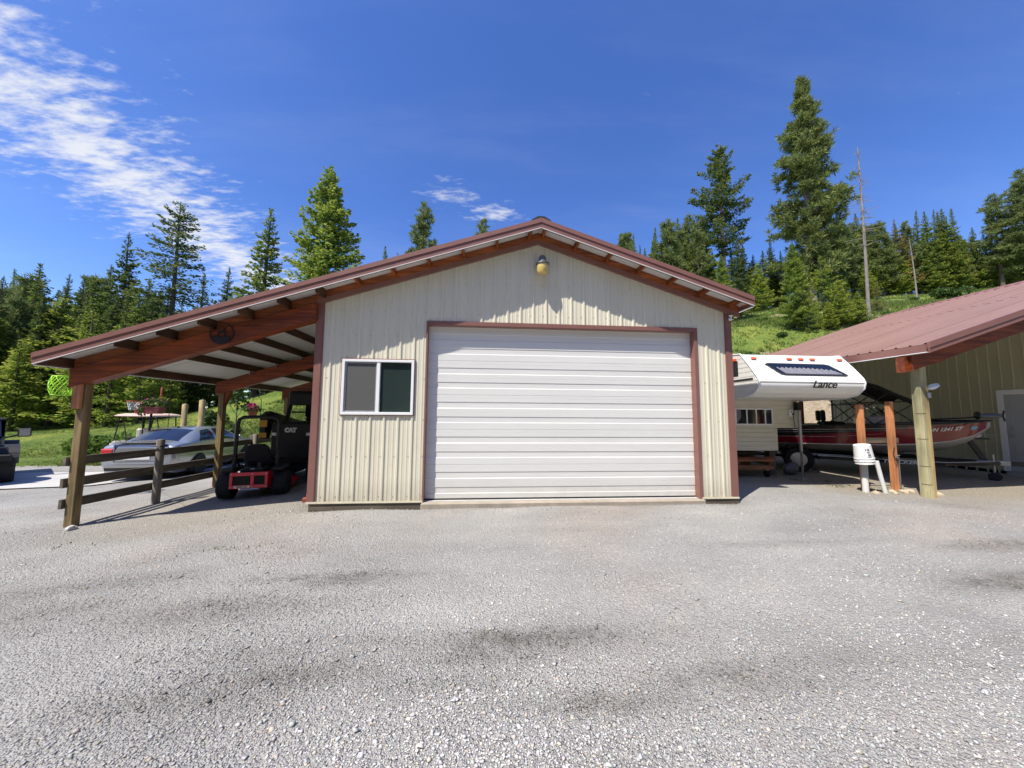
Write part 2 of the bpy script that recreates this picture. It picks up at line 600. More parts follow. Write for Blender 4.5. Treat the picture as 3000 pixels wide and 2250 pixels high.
    def build(s, name, mats, parent=None, smooth=False, fix=False):
        me = bpy.data.meshes.new(name)
        me.from_pydata(s.v, [], s.f)
        for m_ in (mats if isinstance(mats, (list, tuple)) else [mats]):
            me.materials.append(MATS[m_])
        if isinstance(mats, (list, tuple)) and len(mats) > 1:
            me.polygons.foreach_set('material_index', s.m)
        if smooth:
            me.polygons.foreach_set('use_smooth', [True] * len(me.polygons))
            if smooth is not True:
                me.set_sharp_from_angle(angle=R(smooth))
        if fix:
            import bmesh
            bm = bmesh.new()
            bm.from_mesh(me)
            bmesh.ops.remove_doubles(bm, verts=bm.verts, dist=1e-5)
            bmesh.ops.recalc_face_normals(bm, faces=bm.faces)
            bm.to_mesh(me)
            bm.free()
        me.update()
        o = bpy.data.objects.new(name, me)
        COL.objects.link(o)
        if parent is not None:
            o.parent = parent
        return o


def tag(o, label, cat, group=None):
    o['label'] = label
    o['category'] = cat
    if group:
        o['group'] = group
    return o


def thing(name, label, cat, loc=(0, 0, 0), rz=0.0, group=None, rot=None):
    o = bpy.data.objects.new(name, None)
    o.empty_display_size = 0.2
    COL.objects.link(o)
    o.location = loc
    o.rotation_euler = rot if rot else (0, 0, rz)
    return tag(o, label, cat, group)


def part_empty(name, parent, loc=(0, 0, 0)):
    o = bpy.data.objects.new(name, None)
    COL.objects.link(o)
    o.parent = parent
    o.location = loc
    return o


def np_mesh(name, V, Fq, matname, tint=None, parent=None, link=True):
    """V (n,3); Fq (m,k) all faces of k corners; tint (n,3) point colours"""
    me = bpy.data.meshes.new(name)
    n, m, k = len(V), len(Fq), Fq.shape[1]
    me.vertices.add(n)
    me.vertices.foreach_set('co', np.asarray(V, np.float32).ravel())
    me.loops.add(m * k)
    me.loops.foreach_set('vertex_index', np.asarray(Fq, np.int32).ravel())
    me.polygons.add(m)
    me.polygons.foreach_set('loop_start', np.arange(0, m * k, k, dtype=np.int32))
    me.polygons.foreach_set('loop_total', np.full(m, k, np.int32))
    if tint is not None:
        a = me.attributes.new('tint', 'FLOAT_COLOR', 'POINT')
        a.data.foreach_set('color', np.c_[tint, np.ones(n)].astype(np.float32).ravel())
    me.materials.append(MATS[matname])
    me.update(calc_edges=True)
    me.validate()
    if not link:
        return me
    o = bpy.data.objects.new(name, me)
    COL.objects.link(o)
    if parent is not None:
        o.parent = parent
    return o


def text(body, size, matname, parent, loc, rot, shear=0.0, ext=0.002, name='lettering', sx=1.0, bold=0.0, space=1.0):
    cu = bpy.data.curves.new(name, 'FONT')
    cu.body = body
    cu.size = size
    cu.extrude = ext
    cu.shear = shear
    cu.align_x = 'CENTER'
    cu.align_y = 'CENTER'
    cu.offset = bold
    cu.space_character = space
    tmp = bpy.data.objects.new('tmp', cu)
    COL.objects.link(tmp)
    bpy.context.view_layer.update()
    me_ = bpy.data.meshes.new_from_object(tmp.evaluated_get(bpy.context.evaluated_depsgraph_get()))
    bpy.data.objects.remove(tmp)
    me_.materials.clear()
    me_.materials.append(MATS[matname])
    o = bpy.data.objects.new(name, me_)
    COL.objects.link(o)
    o.parent = parent
    o.location = loc
    o.rotation_euler = rot
    o.scale = (sx, 1, 1)
    return o


# ================================================================== terrain
def sstep(a, b, x):
    t = np.clip((x - a) / (b - a), 0, 1)
    return t * t * (3 - 2 * t)


def vnoise(x, y, s, seed=0):
    """smooth value noise"""
    x = np.asarray(x, float) / s + seed * 17.3
    y = np.asarray(y, float) / s + seed * 9.1
    xi, yi = np.floor(x), np.floor(y)
    fx, fy = x - xi, y - yi
    fx = fx * fx * (3 - 2 * fx)
    fy = fy * fy * (3 - 2 * fy)

    def h(a, b):
        q = np.sin(a * 127.1 + b * 311.7 + seed * 5.3) * 43758.5453
        return q - np.floor(q)
    return (h(xi, yi) * (1 - fx) + h(xi + 1, yi) * fx) * (1 - fy) + (h(xi, yi + 1) * (1 - fx) + h(xi + 1, yi + 1) * fx) * fy - 0.5


HX = [-400, -60, -30, -22, -15, -8, 0, 12, 400]
HS = [0.06, 0.10, 0.12, 0.22, 0.50, 0.62, 0.72, 1.0, 1.0]


def gh(x, y):
    x = np.asarray(x, float)
    y = np.asarray(y, float)
    g = -0.27 * sstep(1.2, -3.3, x) - 0.04 - 0.045 * np.clip(-3.5 - x, 0, 6)
    g = g - 0.06 * sstep(-0.5, -7, y) * sstep(-2, 3, x)
    g = g + 0.03 * sstep(7.2, 9, x)
    q = (y - 11.2) + 0.5 * np.maximum(0, x - 15) - 0.10 * np.maximum(0, -8 - x)
    q = q + 1.5 * vnoise(x, y, 9, 1) + 0.0
    q = np.maximum(q, 0)
    e = np.minimum(q, 3.0)
    rise = 0.5 * e * e / 3.0 * 0.62 + 0.62 * np.clip(q - 3, 0, 13) + 0.27 * np.clip(q - 16, 0, 45) + 0.16 * np.maximum(q - 61, 0)
    s = np.interp(x, HX, HS)
    h = g + rise * s
    far = sstep(10, 30, y)
    h = h + far * (0.8 * vnoise(x, y, 7, 2) + 0.35 * vnoise(x, y, 2.7, 3)) * np.minimum(1, s + 0.25)
    lot = 1 - sstep(8, 14, y)
    h = h + lot * (0.035 * vnoise(x, y, 2.3, 4) + 0.018 * vnoise(x, y, 0.7, 5))
    # nothing may poke up through the floors under the roofs
    flat = sstep(-0.25, 0.1, y) * (1 - sstep(6.4, 7.2, y)) * sstep(-0.3, 0.1, x) * (1 - sstep(7.1, 7.5, x))
    h = h * (1 - flat) + (-0.2) * flat
    return h


def gz(x, y):
    return float(gh(np.array([x]), np.array([y]))[0])


def graded(segs):
    out = []
    for a, b, st in segs:
        out += list(np.arange(a, b, st))
    out.append(segs[-1][1])
    return np.array(sorted(set(np.round(out, 4))))


gxs = graded([(-900, -100, 100), (-100, -34, 6), (-34, -12, 0.7), (-12, 20, 0.16), (20, 70, 1.0), (70, 130, 6), (130, 900, 110)])
gys = graded([(-500, -60, 60), (-60, -9, 4), (-9, 5, 0.14), (5, 13, 0.4), (13, 60, 0.9), (60, 130, 5), (130, 1000, 90)])
GX, GY = np.meshgrid(gxs, gys, indexing='xy')
GZ = gh(GX, GY)
ny, nx = GX.shape
Vg = np.c_[GX.ravel(), GY.ravel(), GZ.ravel()]
ii = (np.arange(ny - 1)[:, None] * nx + np.arange(nx - 1)[None, :]).ravel()
Fg = np.c_[ii, ii + 1, ii + 1 + nx, ii + nx]


def seg_d(x, y, pts):
    d = np.full(np.shape(x), 1e9)
    for (ax, ay), (bx, by) in zip(pts[:-1], pts[1:]):
        dx, dy = bx - ax, by - ay
        t = np.clip(((x - ax) * dx + (y - ay) * dy) / (dx * dx + dy * dy), 0, 1)
        d = np.minimum(d, np.hypot(x - ax - t * dx, y - ay - t * dy))
    return d


vx, vy = Vg[:, 0], Vg[:, 1]
wob = 1.2 * vnoise(vx, vy, 2.5, 6)
grass_edge = np.interp(vx, [-60, -22, -14, -9, -5, 8, 11, 30], [6.3, 6.6, 8.0, 8.6, 8.2, 8.2, 11.2, 11.0])
grass = sstep(-0.3, 0.5, vy - grass_edge + wob)
tan_ = sstep(8.8, 10.5, vx + 0.8 * vnoise(vx, vy, 1.5, 7)) * sstep(-1.0, 0.6, vy + 0.25 * (vx - 11) + 0.8 * vnoise(vx, vy, 1.2, 8)) * (1 - grass)
tan_ = np.maximum(tan_, 0.55 * sstep(0.8, -0.6, vx) * sstep(-4.2, -2.0, vx) * sstep(-1.4, -0.3, vy) * (1 - grass))
bank = sstep(11, 13, vx) * (1 - sstep(24, 30, vx)) * sstep(10.6, 11.4, vy) * (1 - sstep(14.5, 16.5, vy + 2 * vnoise(vx, vy, 3, 9)))
bank = np.maximum(bank, 0.8 * sstep(0.12, 0.38, vnoise(vx, vy, 3.1, 11)) * sstep(13, 16, vy) * (1 - sstep(30, 40, vy)) * sstep(-12, -6, vx))
bank = np.maximum(bank, 0.75 * sstep(0.18, 0.4, vnoise(vx, vy, 2.2, 12)) * (1 - sstep(11, 14, vy)) * grass)
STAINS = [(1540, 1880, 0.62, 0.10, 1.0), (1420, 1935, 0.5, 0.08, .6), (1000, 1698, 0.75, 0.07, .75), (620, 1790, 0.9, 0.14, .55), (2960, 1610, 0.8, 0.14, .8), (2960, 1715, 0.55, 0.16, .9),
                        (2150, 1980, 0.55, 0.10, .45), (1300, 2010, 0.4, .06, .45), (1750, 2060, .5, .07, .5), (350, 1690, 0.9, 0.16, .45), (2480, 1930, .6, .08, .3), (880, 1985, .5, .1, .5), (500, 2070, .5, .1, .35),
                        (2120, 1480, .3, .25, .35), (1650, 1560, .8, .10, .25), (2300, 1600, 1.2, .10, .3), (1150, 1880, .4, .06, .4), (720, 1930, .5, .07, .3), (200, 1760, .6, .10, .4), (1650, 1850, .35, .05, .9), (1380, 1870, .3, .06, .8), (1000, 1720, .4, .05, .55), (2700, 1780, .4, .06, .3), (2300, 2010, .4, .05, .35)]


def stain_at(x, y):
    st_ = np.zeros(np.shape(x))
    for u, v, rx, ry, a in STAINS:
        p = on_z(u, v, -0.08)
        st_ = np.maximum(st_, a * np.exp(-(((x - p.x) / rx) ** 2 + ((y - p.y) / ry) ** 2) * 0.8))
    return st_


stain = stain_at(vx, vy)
ground = np_mesh('ground', Vg, Fg, 'stone_tan')
ground['kind'] = 'structure'
me = ground.data
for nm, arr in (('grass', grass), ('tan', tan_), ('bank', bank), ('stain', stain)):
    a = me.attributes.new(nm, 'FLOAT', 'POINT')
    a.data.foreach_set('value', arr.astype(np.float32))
me.polygons.foreach_set('use_smooth', [True] * len(me.polygons))


def ground_material():
    m = bpy.data.materials.new('ground_cover')
    nt, N, L, P = nodes_of(m)
    t = N.new('ShaderNodeTexCoord')
    O = t.outputs['Object']

    def noise(scale, detail=5, rough=0.6, stretch=None):
        n = N.new('ShaderNodeTexNoise')
        n.inputs['Scale'].default_value = scale
        n.inputs['Detail'].default_value = detail
        n.inputs['Roughness'].default_value = rough
        v = O
        if stretch:
            mp = N.new('ShaderNodeMapping')
            mp.inputs['Scale'].default_value = stretch
            L.new(O, mp.inputs[0])
            v = mp.outputs[0]
        L.new(v, n.inputs['Vector'])
        return n.outputs[0]

    def ramp(fac, stops):
        r_ = N.new('ShaderNodeValToRGB')
        el = r_.color_ramp.elements
        while len(el) < len(stops):
            el.new(0.5)
        for e, (p_, c) in zip(el, stops):
            e.position = p_
            e.color = tuple(c) + (1,) if len(c) == 3 else c
        L.new(fac, r_.inputs[0])
        return r_.outputs[0]

    def mix(f, a, b, mode='MIX'):
        x = N.new('ShaderNodeMixRGB')
        x.blend_type = mode
        for i, q in ((0, f), (1, a), (2, b)):
            if isinstance(q, (int, float)):
                x.inputs[i].default_value = q
            elif isinstance(q, tuple):
                x.inputs[i].default_value = q + (1,)
            else:
                L.new(q, x.inputs[i])
        return x.outputs[0]

    def attr(nm):
        a = N.new('ShaderNodeAttribute')
        a.attribute_name = nm
        return a.outputs['Fac']

    def mth(op, a, b=None, clamp=False):
        x = N.new('ShaderNodeMath')
        x.operation = op
        x.use_clamp = clamp
        for i, q in enumerate((a, b)):
            if q is None:
                continue
            if isinstance(q, (int, float)):
                x.inputs[i].default_value = q
            else:
                L.new(q, x.inputs[i])
        return x.outputs[0]

    def voro(scale):
        v = N.new('ShaderNodeTexVoronoi')
        v.inputs['Scale'].default_value = scale
        L.new(O, v.inputs['Vector'])
        return v
    v1, v2 = voro(48), voro(105)
    c1 = ramp(v1.outputs['Color'], [(0.0, (.26, .255, .25)), (0.45, (.36, .355, .345)), (0.8, (.42, .41, .40)), (1.0, (.54, .53, .51))])
    c2 = ramp(v2.outputs['Color'], [(0.0, (.27, .265, .26)), (0.5, (.37, .36, .35)), (1.0, (.48, .47, .455))])
    fines = ramp(noise(260, 3), [(0.3, (.25, .243, .235)), (0.7, (.45, .44, .42))])
    gsel = ramp(noise(1.3, 5), [(0.36, (0, 0, 0)), (0.62, (1, 1, 1))])
    grav = mix(gsel, mix(0.45, c2, fines), mix(0.5, c1, c2))
    big = ramp(noise(0.55, 6, 0.62, (0.8, 1.5, 1)), [(0.30, (.76, .75, .735)), (0.46, (.93, .93, .925)), (0.56, (1.02, 1.02, 1.01)), (0.74, (1.22, 1.20, 1.17))])
    grav = mix(1.0, grav, big, 'MULTIPLY')
    warm = ramp(noise(0.32, 5, 0.6), [(0.52, (1, 1, 1)), (0.70, (1.06, .975, .92))])
    grav = mix(1.0, grav, warm, 'MULTIPLY')
    grav = mix(1.0, grav, (1.09, 1.085, 1.065), 'MULTIPLY')
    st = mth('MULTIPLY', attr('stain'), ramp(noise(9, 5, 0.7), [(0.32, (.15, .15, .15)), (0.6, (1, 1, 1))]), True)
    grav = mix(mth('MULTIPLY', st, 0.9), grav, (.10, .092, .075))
    tanc = ramp(noise(30, 6), [(0.3, (.27, .225, .16)), (0.7, (.44, .385, .30))])
    grav = mix(mth('MULTIPLY', attr('tan'), 0.85), grav, tanc)
    g1 = ramp(noise(6.5, 7, 0.7), [(0.28, (.075, .115, .022)), (0.5, (.150, .215, .040)), (0.75, (.26, .30, .075))])
    g2 = ramp(noise(0.35, 6, 0.65), [(0.32, (.60, .72, .6)), (0.50, (1, 1, 1)), (0.66, (1.6, 1.28, 1.2))])
    grs = mix(1.0, g1, g2, 'MULTIPLY')
    bnk = ramp(noise(5, 8, 0.72), [(0.25, (.20, .15, .09)), (0.5, (.40, .32, .21)), (0.8, (.56, .48, .36))])
    bk = ramp(mth('ADD', attr('bank'), mth('MULTIPLY', mth('SUBTRACT', noise(3.5, 6, 0.7), 0.5), 0.9)), [(0.42, (0, 0, 0)), (0.62, (1, 1, 1))])
    col = mix(ramp(mth('ADD', attr('grass'), mth('MULTIPLY', mth('SUBTRACT', noise(4, 6, 0.7), 0.5), 0.5)), [(0.4, (0, 0, 0)), (0.6, (1, 1, 1))]), grav, grs)
    col = mix(bk, col, bnk)
    L.new(col, P.inputs['Base Color'])
    P.inputs['Roughness'].default_value = 0.95
    P.inputs['Specular IOR Level'].default_value = 0.2
    hgt = mth('ADD', mth('MULTIPLY', v1.outputs['Distance'], -0.9), mth('MULTIPLY', v2.outputs['Distance'], -0.7))
    hgt = mth('ADD', hgt, mth('MULTIPLY', noise(24, 6, 0.7), 1.3))
    b = N.new('ShaderNodeBump')
    b.inputs['Strength'].default_value = 0.95
    b.inputs['Distance'].default_value = 0.02
    L.new(hgt, b.inputs['Height'])
    b2 = N.new('ShaderNodeBump')
    b2.inputs['Strength'].default_value = 0.6
    b2.inputs['Distance'].default_value = 0.25
    L.new(mth('MULTIPLY', noise(3.2, 6, 0.7), attr('grass')), b2.inputs['Height'])
    L.new(b.outputs[0], b2.inputs['Normal'])
    L.new(b2.outputs[0], P.inputs['Normal'])
    return m


me.materials[0] = ground_material()

# paved drive at the far left, its edge in front of the lawn
dq = []
dpts = [(-40, 3.6), (-10.5, 4.6), (-7.4, 4.2), (-6.6, 5.2), (-5.6, 6.6), (-8, 6.9), (-40, 6.3)]
bm_ = MB()
dv = [(x, y, gz(x, y) + 0.012) for x, y in dpts]
# fine strips so that the slab follows the ground
xs_ = np.linspace(-30, -5.6, 70)
lo = np.interp(xs_, [-40, -10.5, -7.4, -6.4, -5.6], [3.4, 4.3, 4.1, 5.2, 6.5])
hi = np.interp(xs_, [-40, -10, -8, -5.6], [6.4, 6.9, 7.0, 6.8])
rows = 10
V_ = []
for k in range(rows):
    yy = lo + (hi - lo) * k / (rows - 1)
    V_.append(np.c_[xs_, yy, gh(xs_, yy) + 0.03])
V_ = np.array(V_)
ids = np.arange(rows * len(xs_)).reshape(rows, len(xs_))
F_ = np.stack([ids[:-1, :-1], ids[:-1, 1:], ids[1:, 1:], ids[1:, :-1]], -1).reshape(-1, 4)
drive = np_mesh('driveway', V_.reshape(-1, 3), F_, 'concrete')
drive['kind'] = 'structure'

# ================================================================== garage with lean-to
WID, DEP = 7.315, 6.1
XR, MS = 3.735, 0.327           # ridge line, roof slope
OV = 0.40                       # front overhang
XL, XRT = -3.83, 7.51           # eave ends


def ztop(x):
    return 4.785 - MS * abs(x - XR)


def zwall(x):
    return 4.515 - MS * abs(x - XR)


garage = thing('garage', 'cream ribbed metal garage with brown trim and an open lean-to roof on timber posts', 'garage')
PITCH = 0.2286


def profile(n, full=True):
    pts = []
    for k in range(n):
        c = k * PITCH
        pts += [(c - 0.026, 0), (c - 0.0125, 0.019), (c + 0.0125, 0.019), (c + 0.026, 0)]
        for q in ((0.076, 0.152) if full else ()):
            pts += [(c + q - 0.016, 0), (c + q - 0.008, 0.0045), (c + q + 0.008, 0.0045), (c + q + 0.016, 0)]
    return pts


def siding(name, s0, s1, first, zlo, zhi, place, holes, parent, matname='cream_metal', full=True, pitch=PITCH):
    """one sheet of ribbed siding from s0 to s1; ribs centred at first + k*pitch; place(s, h, z) -> point"""
    n = int((s1 - s0) / pitch) + 4
    k0 = math.floor((s0 - first) / pitch) - 1
    base = profile(n + 2, full)
    pts = [(s / PITCH * pitch + first + k0 * pitch, h) for s, h in base]
    cuts = sorted({s0, s1} | {h[0] for h in holes} | {h[1] for h in holes} | ({XR} if s0 < XR < s1 and name == 'siding_panel' and parent is garage else set()))
    S = np.array([p[0] for p in pts])
    H = np.array([p[1] for p in pts])
    allS = sorted([p for p in pts if s0 < p[0] < s1] + [(c, float(np.interp(c, S, H))) for c in cuts if s0 <= c <= s1])
    mb = MB()
    for (a, ha), (b, hb) in zip(allS[:-1], allS[1:]):
        if b - a < 1e-5:
            continue
        mid = (a + b) / 2
        iv = [(zlo, zlo, zhi(a), zhi(b))]
        for hx0, hx1, hz0, hz1 in holes:
            if hx0 <= mid <= hx1:
                nv = []
                for l0, l1, u0, u1 in iv:
                    if hz0 > l0 + 1e-4:
                        nv.append((l0, l1, hz0, hz0))
                    if hz1 < min(u0, u1) - 1e-4:
                        nv.append((hz1, hz1, u0, u1))
                iv = nv
        for l0, l1, u0, u1 in iv:
            mb.add([place(a, ha, l0), place(b, hb, l1), place(b, hb, u1), place(a, ha, u0)], [(0, 1, 2, 3)])
    if mb.f:
        return mb.build(name, matname, parent)


DX0, DX1, DH = 1.815, 6.662, 3.046      # door opening (outer edge of its trim)
WX0, WX1, WZ0, WZ1 = 0.425, 1.628, 1.425, 2.372
front_holes = [(DX0, DX1, -0.1, DH), (WX0, WX1, WZ0, WZ1)]
for k in range(8):
    a, b = max(0.07, k * 4 * PITCH - 0.03), min(WID - 0.07, (k + 1) * 4 * PITCH - 0.03)
    if k == 7:
        b = WID - 0.07
    siding('siding_panel', a, b, PITCH, 0.012, lambda x: zwall(x) + 0.06, lambda s, h, z: (s, -h - 0.001 * (k % 2), z), front_holes, garage)
for k in range(7):      # left side under the lean-to, and right side
    a, b = k * 4 * PITCH + 0.06, min(DEP - 0.05, (k + 1) * 4 * PITCH + 0.06)
    siding('siding_panel', a, b, PITCH, 0.012, lambda y: 3.40, lambda s, h, z: (-h, s, z), [], garage)
    siding('siding_panel', a, b, PITCH, 0.012, lambda y: 3.42, lambda s, h, z: (WID + h, s, z), [], garage, full=False)
for k in range(8):
    a, b = max(0.07, k * 4 * PITCH), min(WID - 0.07, (k + 1) * 4 * PITCH)
    siding('siding_panel', a, b, PITCH, 0.012, lambda x: zwall(x), lambda s, h, z: (s, DEP + h, z), [], garage, full=False)
# screw heads on the front sheets
for row, zz_ in enumerate((0.10, 0.75, 1.36, 2.05, 2.78)):
    mb = MB()
    for k in range(0, 32):
        x = (k + 1) * PITCH - 0.05
        if x > WID - 0.1 or zz_ > zwall(x) - 0.15:
            continue
        if DX0 - 0.03 < x < DX1 + 0.03 or (WX0 - .03 < x < WX1 + .03 and WZ0 - .03 < zz_ < WZ1 + .03):
            continue
        mb.lathe([(0.008, 0), (0.008, -0.004), (0.004, -0.008)], (x, -0.0005, zz_), axis=1, n=6)
    mb.build('screw_row', 'galvanised', garage)['kind'] = 'stuff'
for zz_ in (3.2, 3.75):
    mb = MB()
    for k in range(0, 32):
        x = (k + 1) * PITCH - 0.05
        if zz_ < zwall(x) - 0.08 and 0.1 < x < WID - 0.1:
            mb.lathe([(0.008, 0), (0.008, -0.004), (0.004, -0.008)], (x, -0.0005, zz_), axis=1, n=6)
    mb.build('screw_row', 'galvanised', garage)['kind'] = 'stuff'
# corner trims
for x0, x1 in ((-0.012, 0.085), (WID - 0.085, WID + 0.012)):
    mb = MB()
    mb.box(x0, x1, -0.030, 0.0, 0.03, 3.43)
    if x0 < 0:
        mb.box(x0 - 0.012, x0, -0.030, 0.085, 0.03, 3.42)
        mb.box(x1, x1 + 0.014, -0.022, 0.0, 0.03, 3.41)
    else:
        mb.box(x1, x1 + 0.012, -0.030, 0.085, 0.03, 3.42)
        mb.box(x0 - 0.014, x0, -0.022, 0.0, 0.03, 3.41)
    mb.build('corner_trim', 'brown_metal', garage)
# base trim: cream drip edge and the dark skirt board below
for x0, x1 in ((-0.03, DX0), (DX1, WID + 0.03)):
    MB().box(x0, x1, -0.045, 0.0, 0.0, 0.014).box(x0, x1, -0.030, -0.022, 0.014, 0.03).build('drip_edge', 'cream_metal', garage)
    MB().box(x0 + 0.04, x1, -0.028, 0.02, -0.20, -0.002).build('skirt_board', 'grey_wood_x', garage)
MB().box(0.08, 0.40, -0.034, 0.0, -0.32, -0.06).build('skirt_block', 'grey_wood_x', garage)
MB().box(0.05, WID - .05, 0.03, DEP - .05, -0.18, 0.004).build('floor_slab', 'concrete', garage)
# door opening trim
RC = 0.125
mb = MB()
mb.box(DX0 - 0.012, DX1 + 0.012, -0.028, 0.0, DH - 0.055, DH + 0.012).box(DX0 - 0.012, DX1 + 0.012, -0.0, RC + 0.01, DH - 0.058, DH - 0.045)
mb.box(DX0 + .04, DX1 - .04, 0.0, 0.02, DH - 0.045, DH - .02)
mb.build('door_header_trim', 'brown_metal', garage)
MB().box(DX0 - 0.014, DX0 + 0.012, -0.026, RC + 0.01, 0.0, DH - 0.058).build('door_jamb_trim', 'brown_metal', garage)
MB().box(DX1 - 0.045, DX1 + 0.014, -0.026, RC + 0.01, 0.0, DH - 0.058).build('door_jamb_trim', 'brown_metal', garage)
MB().box(DX0 - 0.02, DX1 + 0.02, -0.10, RC + 0.3, -0.25, -0.002, bev=0.015).build('door_sill', 'sill_concrete', garage)
# sectional door: five ribbed sections
door = part_empty('garage_door', garage)
SH = (DH - 0.05) / 5
da, db = DX0 + 0.004, DX1 - 0.038
# outline of one section: (height from the top, how far it stands proud of the back plane)
sec = [(0.0, .006), (0.003, .013), (.058, .013), (.061, .0105), (.064, .013), (.124, .013), (.128, .0065), (.133, .006), (.172, .006), (.175, .004), (.178, .006), (.228, .006), (.238, .013), (.305, .013), (.308, .0105), (.311, .013), (.378, .013), (.382, .0065), (.387, .006), (.428, .006), (.431, .004), (.434, .006), (.476, .006), (.486, .013), (.5955, .013), (.5985, .006)]
sc_ = SH / 0.5985
for i in range(5):
    zt = DH - 0.055 - i * SH
    mb = MB()
    P_ = [(RC - h, zt - d * sc_) for d, h in sec]
    V0 = [(da, y, z) for y, z in P_] + [(db, y, z) for y, z in P_]
    n = len(P_)
    mb.add(V0, [(j, j + 1, n + j + 1, n + j) for j in range(n - 1)])
    mb.box(da, db, RC + 0.012, RC + 0.045, zt - SH + 0.002, zt - 0.002)
    mb.build('door_section', 'door_white', door)
MB().box(da, db, RC - 0.014, RC + 0.03, -0.001, 0.030).build('door_seal', 'black_plastic', door)
MB().box(db, db + 0.022, RC - 0.02, RC + 0.03, 0.0, DH - .06).build('door_track_seal', 'white_metal', door)
# sliding window
wf = MB()
for a, b, c, d in ((WX0 + .010, WX1 - .010, WZ0 + .010, WZ0 + .055), (WX0 + .010, WX1 - .010, WZ1 - .050, WZ1 - .010), (WX0 + .010, WX0 + .055, WZ0 + .055, WZ1 - .05), (WX1 - .055, WX1 - .010, WZ0 + .055, WZ1 - .05)):
    wf.box(a, b, -0.040, 0.035, c, d, bev=0.004)
win = wf.build('window', 'vinyl_white', garage)
MID = (WX0 + WX1) / 2 + 0.0
MB().box(WX0 - .004, WX1 + .004, -.026, 0.03, WZ0 - .004, WZ0 + .008).box(WX0 - .004, WX1 + .004, -.026, 0.03, WZ1 - .008, WZ1 + .006).box(WX0 - .004, WX0 + .008, -.026, .03, WZ0 + .008, WZ1 - .008).box(WX1 - .008, WX1 + .004, -.026, .03, WZ0 + .008, WZ1 - .008).build('outer_trim', 'brown_metal', win)
MB().box(MID - .028, MID + .028, -.032, .03, WZ0 + .055, WZ1 - .05, bev=.004).build('meeting_rail', 'vinyl_white', win)
sf = MB()
sx0, sx1, sz0, sz1 = WX0 + .058, MID - .03, WZ0 + .058, WZ1 - .053
for a, b, c, d in ((sx0, sx1, sz0, sz0 + .022), (sx0, sx1, sz1 - .022, sz1), (sx0, sx0 + .022, sz0 + .022, sz1 - .022), (sx1 - .018, sx1, sz0 + .022, sz1 - .022)):
    sf.box(a, b, -.016, .004, c, d)
sf.build('screen_frame', 'galvanised', win)
MB().box(sx0 + .022, sx1 - .018, -.008, -.004, sz0 + .022, sz1 - .022).build('insect_screen', 'window_screen', win)
MB().box(MID + .028, WX1 - .055, .008, .014, WZ0 + .055, WZ1 - .05).build('pane', 'window_glass', win)
MB().box(WX0 + .055, MID - .028, .018, .024, WZ0 + .055, WZ1 - .05).build('pane', 'window_glass', win)
MB().box(WX0 + .05, WX1 - .05, .06, .07, WZ0 + .05, WZ1 - .05).build('blind', 'black_fabric', win)

# roof sheets: brown above, pale below
for side in (-1, 1):
    xe = XL + 0.02 if side < 0 else XRT - 0.02
    yb = -OV + 0.03
    k = 0
    while yb < DEP + 0.25:
        ye = min(yb + 0.9144, DEP + 0.25)
        lift = 0.0025 * (k % 2)
        mb = MB()
        ribs = []
        yy = yb
        prof = []
        while yy < ye - 1e-6:
            prof += [(yy, 0), (yy + .018, .018), (yy + .036, .018), (yy + .054, 0)]
            yy += 0.2286
        prof = [q for q in prof if q[0] < ye] + [(ye, 0)]
        zA, zB = 4.785 - 0.052, ztop(xe) - 0.052
        n = len(prof)
        mb.add([(XR, y, zA + h + lift) for y, h in prof] + [(xe, y, zB + h + lift) for y, h in prof], [(j, j + 1, n + j + 1, n + j) if side < 0 else (n + j, n + j + 1, j + 1, j) for j in range(n - 1)], 0)
        t = 0.022 - lift
        mb.add([(XR, yb, zA - t), (XR, ye - .003, zA - t), (xe, ye - .003, zB - t), (xe, yb, zB - t)], [(0, 1, 2, 3)], 1)
        mb.build('roof_panel', ['roof_metal', 'underside_white'], garage)
        yb = ye
        k += 1
MB().prism([(XR - .19, 4.785 - .19 * MS - .004), (XR, 4.790), (XR + .19, 4.785 - .19 * MS - .004), (XR + .15, 4.785 - .15 * MS + .030), (XR + .05, 4.822), (XR - .05, 4.822), (XR - .15, 4.785 - .15 * MS + .030)], 1, -OV - .012, DEP + .26).build('ridge_cap', 'camper_trim', garage)


def slope_board(x0, x1, up0, up1, y0, y1):
    """board along the slope between x0 and x1 (one side), between ztop+up0 and ztop+up1"""
    mb = MB()
    mb.prism([(x0, ztop(x0) + up0), (x1, ztop(x1) + up0), (x1, ztop(x1) + up1), (x0, ztop(x0) + up1)], 1, y0, y1)
    return mb


for x0, x1 in ((XL, XR), (XR, XRT)):
    n_ = 3 if x0 < 0 else 2
    for q in range(n_):
        a, b = x0 + (x1 - x0) * q / n_, x0 + (x1 - x0) * (q + 1) / n_ - 0.0015
        slope_board(a, b, -0.074, 0.0, -OV - 0.022, -OV + 0.03).build('rake_trim', 'brown_metal', garage)
        slope_board(a, b, -0.160, -0.0745, -OV - 0.008, -OV + 0.014).build('fascia', 'brown_metal', garage)
    slope_board(x0 + 0.01, x1, -0.168, -0.1605, -OV - 0.010, -OV + 0.012).build('fascia_edge', 'white_metal', garage)
    slope_board(x0 + 0.01, x1, -0.158, -0.10, -OV + 0.0145, -OV + 0.05).build('fascia_backing', 'purlin_x', garage)
